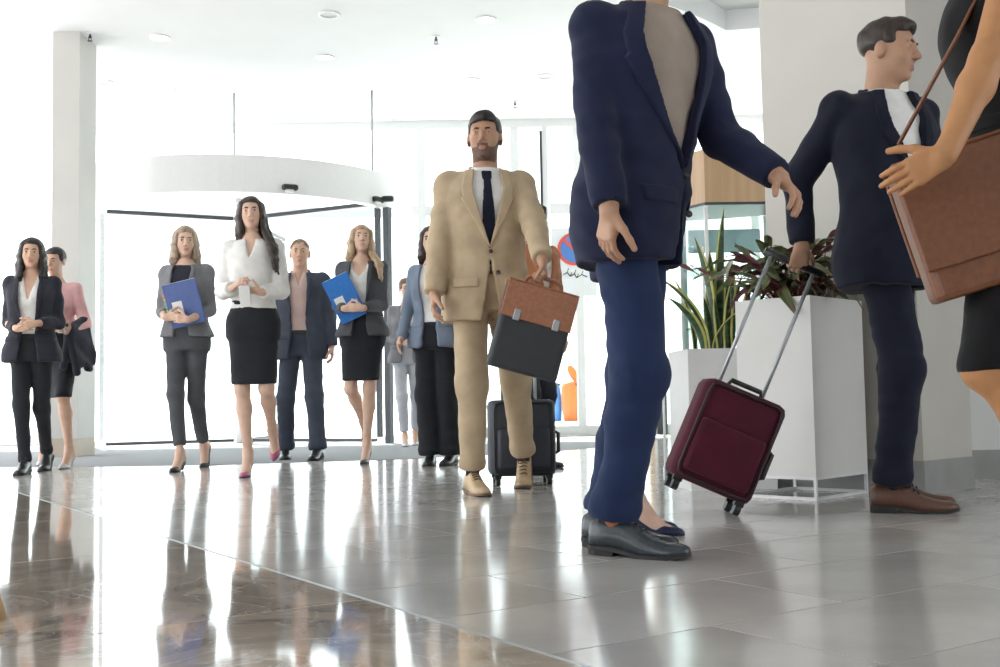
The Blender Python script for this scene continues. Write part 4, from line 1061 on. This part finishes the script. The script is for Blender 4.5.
# ------------------------------------------------------------------ the walkers
FB = {}  # dark cloths of the far walkers have veiling haze lifted into their colour
for nm, c in (('black', (.020, .021, .026)), ('ink', (.030, .032, .045)), ('charcoal', (.085, .088, .098)), ('grey', (.20, .20, .215)), ('bluegrey', (.20, .25, .33)), ('navy', (.0125, .0165, .047)), ('darknavy', (.008, .010, .024)), ('trnavy', (.0155, .029, .084)),
              ('tan', (.50, .385, .255)), ('white', (.80, .79, .77)), ('cream', (.76, .72, .66)), ('pink', (.78, .45, .45)), ('pinkshirt', (.62, .46, .42)), ('taupe', (.33, .27, .225)), ('rust', (.42, .17, .09)), ('palegrey', (.50, .51, .55)), ('jet', (.006, .006, .007)), ('slate', (.06, .07, .10))): FB[nm] = fabric('cloth_' + nm, c)
def leather(nm, c, rough=.35): return plain('leather_' + nm, c, rough, var=.12, scale=70, bump=.15)
LE = {'black': leather('black', (.022, .023, .026), .28), 'slate': leather('slate', (.045, .055, .065), .25), 'tan': leather('tan', (.55, .40, .24), .45), 'brown': leather('brown', (.12, .055, .035), .3), 'navy': leather('navy', (.012, .018, .065), .35), 'rose': leather('rose', (.42, .10, .20), .35), 'silver': leather('silver', (.55, .55, .56), .3), 'beige': leather('beige', (.62, .55, .46), .4), 'bag': leather('bag', (.17, .062, .026), .42), 'case': leather('case', (.36, .15, .08), .45)}
M['darksole'] = plain('dark_sole', (.02, .018, .017), .6); M['tansole'] = plain('tan_sole', (.20, .13, .08), .6)
def shoeset(sh, sole='darksole', lace=None): return {'shoe': LE[sh], 'sole': M[sole], 'lace': LE[lace or sh]}
def FT(root, yaw, H, px, py, fy=0., **k): p = w2l(root, yaw, H, G(px, py)); return Foot(p[0], p[1], fy, **k)
A_side = lambda sg, **k: dict({'w': (sg * .24, .04, .90), 'pole': (sg * .3, -1, 0), 'n': (-sg, 0, 0), 't': (0, 1, 0), 'curl': .35}, **k)
W0 = []
OPEN = [(.8, .075), (1.0, .05), (1.1, .045), (1.3, .07), (1.45, .075), (1.5, .06)]
def vneck(btn, wtop=.078, hem=.8, cutaway=.05): return [(hem, cutaway), (hem + .1, .03), (btn - .03, .0), (btn, .0), (btn + .16, .045), (1.42, wtop), (1.52, .062)]

M['sockd'] = fabric('dark_sock', (.03, .03, .04)); M['sock'] = fabric('orange_sock', (.45, .15, .07))
def shoes(X, kind, mats, strap=False, sock=None):
    if kind == 'dress':
        for hp, kn, an, ft in X['legs']: X['put']('sock', [('+', cone(an + unit(kn - an) * .12, an + np.array((0, 0, -.035)), .043, .029), 0)], sock or M['sockd'], 0)
    for hp, kn, an, ft in X['legs']: (dress_shoe if kind == 'dress' else pump)(ft, mats, X['par'], X['k'], **({'ankle_strap': True} if strap else {}))

# 1 woman in black blazer at the far left
r = G(31, 472); y = R(-170)
X = person('dark haired woman in open black blazer, white blouse and tight black trousers', 1.70, 'f', r, y,
    (FT(r, y, 1.70, 25, 474), Foot(-.07, -.24, 0, bend=.55)),
    ({'w': (.06, .20, 1.08), 'd': (-.9, .35, .15), 'n': (-.1, -1, .1), 't': (0, 0, 1), 'curl': .5}, {'w': (-.08, .21, 1.12), 'd': (.85, .4, -.25), 'n': (0, -1, 0), 't': (0, 0, 1), 'curl': .5}),
    'light', ('black', 'long', -.27), (R(8), R(-4), 0), lean=.03, h=.010)
jacket(X, FB['ink'], OPEN, hem=.84, end=.86, lapel=(1.1, .04)); shirt(X, FB['white'], z0=.92, wr=.002, off=.010, neck=[(1.3, .0), (1.4, .03), (1.5, .05)]); trousers(X, FB['black'], (.082, .058, .042, .040), wr=.002); shoes(X, 'dress', shoeset('black'))
# 2 woman in pink behind her
r = G(56, 467); y = R(-176)
X2 = X = person('dark haired woman in pink blouse and short black skirt beside the white column', 1.68, 'f', r, y,
    (FT(r, y, 1.68, 44, 465, .1, heel=.07, bend=.1), FT(r, y, 1.68, 69, 468, -.05, heel=.07)),
    (A_side(1), {'w': (-.17, .25, 1.06), 'd': (.25, .75, .35), 'n': (.3, -.2, 1), 't': (-1, 0, .2), 'curl': .5}),
    'light', ('black', 'bun'), (R(-6), R(-6), 0), bare_legs=True, h=.010)
shirt(X, FB['pink'], z0=.98, end=.9, wr=.003); skirt(X, FB['black'], .55); shoes(X, 'pump', shoeset('silver'), True)
# 3 blonde woman with folder
r = G(187, 469); y = R(-183)
X3 = X = person('blonde woman in short grey jacket and slim dark trousers hugging a blue folder', 1.72, 'f', r, y,
    (FT(r, y, 1.72, 180, 471, heel=.05), Foot(-.06, -.33, 0, bend=.95, heel=.03)),
    ({'w': (.075, .245, 1.08), 'd': (-1, .12, .12), 'n': (0, -1, 0), 't': (0, 0, 1), 'curl': .45}, {'w': (-.10, .26, 1.06), 'd': (.95, .12, .12), 'n': (0, -1, 0), 't': (0, 0, 1), 'curl': .45}),
    'fair', ('ashblonde', 'shoulder', -.20), (R(22), R(-3), 0), h=.010, brow='fairbrown')
jacket(X, FB['grey'], OPEN, hem=.95, end=.52, pocket=False, lapel=(1.2, .035)); shirt(X, FB['ink'], z0=.95, collar=False, off=.009); trousers(X, FB['charcoal'], (.084, .060, .046, .046), wr=.0025, crop=.045); shoes(X, 'pump', shoeset('black'))
# 4 brunette in white blouse
r = G(254, 476); y = R(-178)
X4 = X = person('long haired brunette in white blouse and knee length black skirt', 1.70, 'f', r, y,
    (FT(r, y, 1.70, 248, 476, heel=.075), Foot(-.075, -.36, 0, bend=.5, pitch=-.7, lift=.16, heel=.075)),
    ({'w': (.085, .26, 1.14), 'd': (-.65, .45, .45), 'n': (-.6, -.2, -.2), 't': (0, 0, 1), 'curl': .55}, {'w': (-.10, .26, 1.11), 'd': (.75, .45, .15), 'n': (.1, -.3, .9), 't': (0, .6, .6), 'curl': .4}),
    'fair', ('dkbrown', 'left', -.44), (R(8), R(2), R(3)), bare_legs=True, h=.0095)
shirt(X, FB['white'], z0=1.02, end=.93, wr=.004, r=(.066, .056, .056, .045), neck=[(1.345, .0), (1.42, .02), (1.5, .036)], off=.018); skirt(X, FB['black'], .52); shoes(X, 'pump', shoeset('rose'))
# 5 man in dark suit behind
r = G(302, 459); y = R(-178)
X = person('man in dark blue suit and pink open shirt walking behind the brunette', 1.80, 'm', r, y,
    (FT(r, y, 1.80, 286, 459, .12), FT(r, y, 1.80, 318, 460, -.12)), (A_side(1, w=(.24, .05, .90)), A_side(-1, w=(-.25, .02, .92), curl=.5)),
    'light', ('fairbrown', 'cropped'), (R(6), 0, 0), h=.011)
jacket(X, FB['slate'], [(.8, .09), (1.0, .06), (1.1, .055), (1.3, .07), (1.42, .075), (1.52, .062)], hem=.82); shirt(X, FB['pinkshirt'], neck=[(1.4, 0), (1.45, .01), (1.53, .03)]); trousers(X, FB['slate'], (.092, .072, .068, .066)); shoes(X, 'dress', shoeset('black'))
# 6 blonde woman in grey blazer
r = G(364, 463); y = R(-184)
X6 = X = person('long haired blonde woman in charcoal blazer and black pencil skirt holding a bright blue folder', 1.72, 'f', r, y,
    (Foot(.06, -.36, 0, bend=.5, pitch=-.8, lift=.20, heel=.07), FT(r, y, 1.72, 367, 463, heel=.07)),
    ({'w': (.085, .27, 1.10), 'd': (-.95, .15, .05), 'n': (0, -1, 0), 't': (0, 0, 1), 'curl': .5}, {'w': (-.06, .275, 1.10), 'd': (.95, .15, .05), 'n': (0, -1, 0), 't': (0, 0, 1), 'curl': .5}),
    'fair', ('blonde', 'left', -.36), (R(16), R(8), R(-3)), bare_legs=True, h=.0105, brow='fairbrown')
jacket(X, FB['charcoal'], OPEN, hem=.90, end=.93, lapel=(1.15, .04)); shirt(X, FB['white'], z0=1.0, collar=False, off=.010, neck=[(1.36, .0), (1.42, .05), (1.5, .07)]); skirt(X, FB['black'], .555); shoes(X, 'pump', shoeset('black'))
# 7 woman far back in pale trousers
r = G(408, 446); y = R(-172)
X7 = X = person('woman in grey jacket, white top and pale grey trousers walking in behind the group', 1.68, 'f', r, y,
    (FT(r, y, 1.68, 405, 446.5, heel=.03), FT(r, y, 1.68, 415, 445, heel=.03, bend=.4)),
    ({'w': (.08, .21, 1.07), 'd': (-.9, .3, .1), 'n': (0, -1, 0), 't': (0, 0, 1), 'curl': .5}, {'w': (-.10, .20, 1.10), 'd': (.9, .3, -.1), 'n': (0, -1, 0), 't': (0, 0, 1), 'curl': .5}),
    'fair', ('chestnut', 'updo'), (R(5), 0, 0), h=.012)
jacket(X, FB['grey'], OPEN, hem=.86, end=.8); shirt(X, FB['white'], z0=.92, collar=False); trousers(X, FB['palegrey'], (.084, .062, .052, .050), crop=.04); shoes(X, 'pump', shoeset('silver'))
a = MB(); T7 = X['T']; a.tube([T7.pt(.075 * math.cos(q), .02 + .095 * math.sin(q), 1.445 - .05 * (1 + math.sin(q)) / 2) * X['k'] for q in np.linspace(-.3, math.pi + .3, 20)], .008, 6); a.build('necklace', M['black'], X['par'], True)
# 8 person in blue grey jacket behind the tan suit
r = G(437, 465); y = R(-196)
X8 = X = person('dark haired woman in blue grey jacket and wide black trousers behind the tan suit', 1.70, 'f', r, y,
    (FT(r, y, 1.70, 431, 465, .2), Foot(-.10, -.05, 0)), (A_side(1, w=(.23, .12, .93)), A_side(-1)),
    'fair', ('dkbrown', 'shoulder', -.18), (R(10), 0, 0), h=.011)
jacket(X, FB['bluegrey'], OPEN, hem=.86, end=.97); shirt(X, FB['white'], z0=1.0, collar=False); trousers(X, FB['black'], (.086, .076, .084, .088)); shoes(X, 'dress', shoeset('black'))
# 13 rust coat behind the tan suit on the other side
r = G(535, 468); y = R(-140)
X13 = X = person('dark haired person in rust brown coat half hidden behind the tan suit and his case', 1.72, 'm', r, y,
    (Foot(.09, .05, 0), Foot(-.09, -.04, 0)), (A_side(1), A_side(-1)), 'tan', ('black', 'short'), (R(-20), R(-8), 0), h=.012)
jacket(X, FB['rust'], vneck(1.1), hem=.70 + .1, buttons=(1.08, .98)); shirt(X, FB['cream']); trousers(X, FB['ink']); shoes(X, 'dress', shoeset('black'))
# 9 man in the tan suit
r = G(490, 493); y = R(-170)
X9 = X = person('bearded man striding in tan suit, white shirt and dark tie', 1.84, 'm', r, y,
    (FT(r, y, 1.84, 473, 493.5, .12), Foot(-.25, -.38, -.3, bend=.8)),
    (A_side(1, w=(.27, .10, .88), curl=.5), {'raw': 1, 'w': w2l(r, y, 1.84, P(543, 262, 5.02)), 'd': (-.1, .2, -.98), 'n': (1, 0, 0), 't': (0, 1, 0), 'pole': (-.6, -1, 0), 'curl': 1.15}),
    'tan', ('black', 'short'), (R(-14), R(2), 0), lean=.02, h=.0068, beard=True, hh=.0036, twist=R(-4))
jacket(X, FB['tan'], vneck(1.13), hem=.80, buttons=(1.12, 1.02), wr=.004, lapel=(1.14, .06)); shirt(X, FB['white']); necktie(X, FB['darknavy']); trousers(X, FB['tan'], (.096, .074, .064, .058), wr=.0035, hup=.028); shoes(X, 'dress', shoeset('tan', 'tansole', 'brown'))
# 14 woman mostly hidden behind the navy suit
r = G(632, 533); y = R(-98)
X14 = X = person('woman in taupe blazer and cropped navy trousers walking behind the navy suit', 1.62, 'f', r, y,
    (FT(r, y, 1.62, 634, 534.5, -.25, heel=.075), Foot(-.09, -.02, 0, heel=.075)), (A_side(1, w=(.2, .06, .95)), A_side(-1, w=(-.2, .05, .95))),
    'fair', ('brown', 'bun'), (0, 0, 0), h=.010, bare_legs=True)
jacket(X, FB['taupe'], OPEN, hem=.95, pocket=False); shirt(X, FB['cream'], collar=False); trousers(X, FB['navy'], (.082, .062, .052, .052), crop=.17, wr=.002); shoes(X, 'pump', shoeset('navy'))
# 10 man in the navy suit, close
r = G(639, 553.5); y = R(-104); H10 = 1.86
lw = lambda px, py, d, H=H10: w2l(r, y, H, P(px, py, d))
X10 = X = person('tall man in navy suit and taupe shirt striding past close by', H10, 'm', r, y,
    (FT(r, y, H10, 616, 555, -.32), FT(r, y, H10, 608, 547, -.3)),
    ({'raw': 1, 'w': lw(610, 212, 2.98), 'pole': (.5, -1, 0), 'd': (.0, -.25, -1), 'n': (-1, 0, 0), 't': (0, 1, 0), 'curl': .45}, {'raw': 1, 'w': lw(778, 176, 3.1), 'pole': (-.2, -.3, -1), 'd': (0, .75, -.7), 'n': (.4, -.3, -.8), 't': (1, .3, 0), 'curl': .45}),
    'tan', ('dkbrown', 'short'), (R(-5), 0, 0), lean=.11, h=.0066, hh=.0036, twist=R(-44), ptwist=R(-8))
jacket(X, FB['navy'], [(.8, .04), (.9, .02), (1.02, .0), (1.05, .0), (1.15, .06), (1.3, .10), (1.42, .115), (1.52, .08)], hem=.80, buttons=(1.04, .94), wr=.0045, lapel=(1.06, .055), flare=([.8, .9, .98, 1.08, 1.2], [.013, .014, .012, .010, .0])); shirt(X, FB['taupe']); trousers(X, FB['trnavy'], (.094, .078, .066, .061), wr=.0038, hup=.012); shoes(X, 'dress', shoeset('slate', lace='black'), sock=M['sock'])
# 11 man in dark suit at the right
r = G(893, 510.5); y = R(-104); H11 = 1.89
lw = lambda px, py, d, H=H11: w2l(r, y, H, P(px, py, d))
SR11 = G(700, 514); GR11 = SR11 + np.array((math.sin(R(24)) * 1.01, .06, math.cos(R(24)) * 1.01 + .045)); WR11 = GR11 + np.array((.03, -.01, .075))
X11 = X = person('man in dark navy suit and white shirt pulling a suitcase past the column', H11, 'm', r, y,
    (FT(r, y, H11, 894, 512.5, .0), FT(r, y, H11, 893, 506, 0)),
    ({'raw': 1, 'w': w2l(r, y, H11, WR11), 'pole': (.3, -1, -.1), 'd': (.05, -.35, -1), 'n': (-.3, -1, .2), 't': (-1, 0, 0), 'curl': .95}, {'w': (-.22, .25, 1.02), 'curl': .4, 'n': (1, 0, 0)}),
    'tan', ('dkbrown', 'short'), (R(10), R(-6), 0), lean=.03, h=.0085, hh=.004, twist=R(-58), ptwist=R(-12))
jacket(X, FB['darknavy'], vneck(1.08), hem=.80, buttons=(1.07, .98), wr=.004, lapel=(1.1, .05)); shirt(X, FB['white']); trousers(X, FB['darknavy'], (.094, .076, .066, .060), wr=.0035, hup=.012); shoes(X, 'dress', shoeset('brown', lace='black'))  # black shoes; their brown reflection is put into the leather colour
# 12 woman at the right edge, closest
r = np.array((1.105, 2.33, 0)); y = R(78); H12 = 1.62
lw = lambda px, py, d, H=H12: w2l(r, y, H, P(px, py, d))
X12 = X = person('woman in sleeveless black dress with a brown leather bag at her hip', H12, 'f', r, y,
    (Foot(.08, -.20, 0, heel=.06), Foot(-.08, -.20, 0, heel=.06, bend=.55)),
    (A_side(1), {'raw': 1, 'w': lw(940, 172, 2.08), 'pole': (-.6, -1, -.4), 'd': (.05, 1, -.5), 'n': (1, 0, 0), 't': (0, 0, 1), 'curl': .25}),
    'warm', ('black', 'long', -.30), (R(-5), 0, 0), h=.008, hh=.0036, bare_legs=True)
shirt(X, FB['jet'], z0=.95, collar=False, name='top', wr=.002); skirt(X, FB['jet'], .49); shoes(X, 'pump', shoeset('black'))

# ------------------------------------------------------------------ what they carry
M['folderb'] = plain('folder_blue', (.09, .14, .36), .45, var=.05); M['folderc'] = plain('folder_cyan', (.03, .20, .62), .4, var=.06); M['paper'] = plain('paper', (.86, .86, .84), .7, var=.02)
def folder(X, c, rot, mat, label, size=(.235, .31), tabs=True):
    wc = l2w(X, c); e = empty('folder', wc, X['yaw'], label, 'folder'); Rm = rotm('Y', rot) @ rotm('X', R(-10))
    def put(c_, d_, nm, m, par=e, bev=0.): a = MB(); a.box(Rm @ np.array(c_, float), d_, Rm, bev=bev); return a.build(nm, m, par)
    put((0, .009, 0), (size[0], .003, size[1]), 'cover', mat); put((0, -.009, 0), (size[0], .003, size[1]), 'cover', mat)
    put((.0, 0, .004), (size[0] - .012, .014, size[1] - .004), 'papers', M['paper']); put((size[0] / 2, 0, 0), (.004, .021, size[1]), 'spine', mat)
    put((size[0] * .20, .0115, -.02), (.07, .002, .09), 'label_card', M['paper'])
    if tabs:
        for i, cc_ in enumerate(((.75, .25, .2), (.8, .6, .15), (.25, .6, .25), (.2, .5, .35), (.3, .65, .2))):
            put((size[0] / 2 + .008, 0, .08 - i * .026), (.018, .006, .02), 'index_tab', plain('tab%d' % i, cc_, .5))
folder(X3, (-.05, .205, 1.215), R(12), M['folderb'], 'dark blue folder with coloured index tabs held against a grey jacket')
folder(X6, (.105, .172, 1.275), R(24), M['folderc'], 'bright blue folder tucked under an arm of the charcoal blazer', (.20, .34), False)
def phone(wc, yaw, rx, label, m):
    e = empty('phone', wc, yaw, label, 'phone'); Rm = rotm('X', rx)
    a = MB(); a.box((0, 0, 0), (.066, .008, .125), Rm, bev=.003); a.build('case', m, e); a = MB(); a.box(Rm @ np.array((0, -.0045, 0)), (.058, .0015, .112), Rm); a.build('screen', M['black'], e)
phone(l2w(X4, (-.01, .335, 1.175)), X4['yaw'], R(-25), 'white phone held by the brunette in both hands', M['white'])
phone(l2w(X2, (-.135, .34, 1.115)), X2['yaw'], R(-55), 'pale phone in the hand of the woman in pink', M['white'])
# coat over the arm
e = empty('coat', l2w(X2, (-.2, .16, .80)), X2['yaw'], 'black coat folded over the forearm of the woman in pink', 'coat')
k = X2['k']; el = X2['am'][1][1]; wr = X2['am'][1][2]; base = np.array((-.2, .16, .80))
ops = []; 
for t in np.linspace(.05, .95, 7):
    p = el + (wr - el) * t; s0 = np.array((-.045, 0, 0)); s1 = np.array((.045, 0, 0)); dr = .30 + .05 * math.sin(t * 7)
    ops += [('+', cone(p + np.array((0, 0, .035)), p + s0 + np.array((-.02, 0, -dr)), .034, .03), .02), ('+', cone(p + np.array((0, 0, .03)), p + s1 + np.array((.0, 0, -dr * .85)), .034, .03), .02)]
V, Q = solid(ops, .009); V = wrinkle(V, Q, .006, 4); link('cloth', mesh_np('coat', (V - base) * k, Q, FB['ink'], True), e)
# necktie man's case
def shell_case(e, w_, d_, h_, Rm, mbody, mflap, flap=.42, clasps=True):
    def put(mb, nm, m, par=e, smooth=False): mb.v = [tuple(Rm @ np.array(v)) for v in mb.v]; return mb.build(nm, m, par, smooth)
    a = MB(); a.rings([[(x, y, z - h_) for x, y, z in r_] for r_ in rbox_rings(w_, d_, h_, .025, 5, .012)]); b = put(a, 'body', mbody, smooth=False)
    a = MB(); a.box((0, -d_ / 2 - .004, -h_ * flap / 2), (w_ * 1.01, .008, h_ * flap), bev=.003); f_ = put(a, 'flap', mflap)
    a = MB(); a.box((0, 0, .004), (w_ * 1.01, d_ + .016, .008), bev=.003); put(a, 'flap_top', mflap)
    a = MB(); a.box((0, d_ / 2 + .004, -h_ * flap / 2), (w_ * 1.01, .008, h_ * flap), bev=.003); put(a, 'flap_back', mflap)
    for x in (-.28, .28) if clasps else ():
        a = MB(); a.box((x * w_, -d_ / 2 - .011, -h_ * flap * .9), (.03, .006, .05), bev=.002); put(a, 'clasp', M['grey'], f_)
    if not clasps: return b
    a = MB(); a.tube([(-.09, 0, .0), (-.08, 0, .035), (-.05, 0, .05), (.05, 0, .05), (.08, 0, .035), (.09, 0, .0)], .010, 8); put(a, 'handle', mflap, smooth=True)
    return b
hg = l2w(X9, X9['am'][1][2] + unit(X9['T'].vec((-.1, .2, -.98))) * .088); bc = hg - np.array((.012, 0, .052)); e = empty('briefcase', bc, R(8), 'charcoal briefcase with brown leather flap carried by the tan suit', 'briefcase')
shell_case(e, .33, .085, .40, rotm('Y', R(16)), plain('case_charcoal', (.035, .037, .04), .6), LE['case'])
sr = G(522, 484.5); suitcase(sr, R(6), 0, .35, .22, .40, plain('suitcase_slate', (.035, .04, .055), .55, bump=.2, scale=120), M['black'], 'dark slate cabin suitcase rolling behind the tan suit', .38)
# burgundy suitcase pulled by the man at the right
suitcase(SR11 + np.array((0, 0, .052)), R(0), R(24), .33, .22, .40, fabric('suitcase_burgundy', (.075, .008, .022)), M['black'], 'burgundy cabin suitcase tilted on its wheels in front of the white planters', .56)
# brown bag
bp = P(960, 150, 2.25); e = empty('handbag', bp, R(-10), 'large brown leather shoulder bag at the hip of the woman in black', 'handbag')
b = shell_case(e, .30, .10, .29, rotm('Y', R(-16)), LE['bag'], LE['bag'], .78, False)
a = MB(); sp12 = l2w(X12, X12['am'][1][0] + np.array((.03, 0, .075))) - bp; Rz = rotm('Z', R(10)); sp12 = Rz @ sp12
a.tube([(-.12, 0, .02), (.5 * sp12[0] - .06, sp12[1] * .5, sp12[2] * .5), tuple(sp12), (.5 * sp12[0] + .07, sp12[1] * .5, sp12[2] * .5), (.13, 0, -.02)], .011, 8, flat=.4); a.build('strap', LE['bag'], e, True)
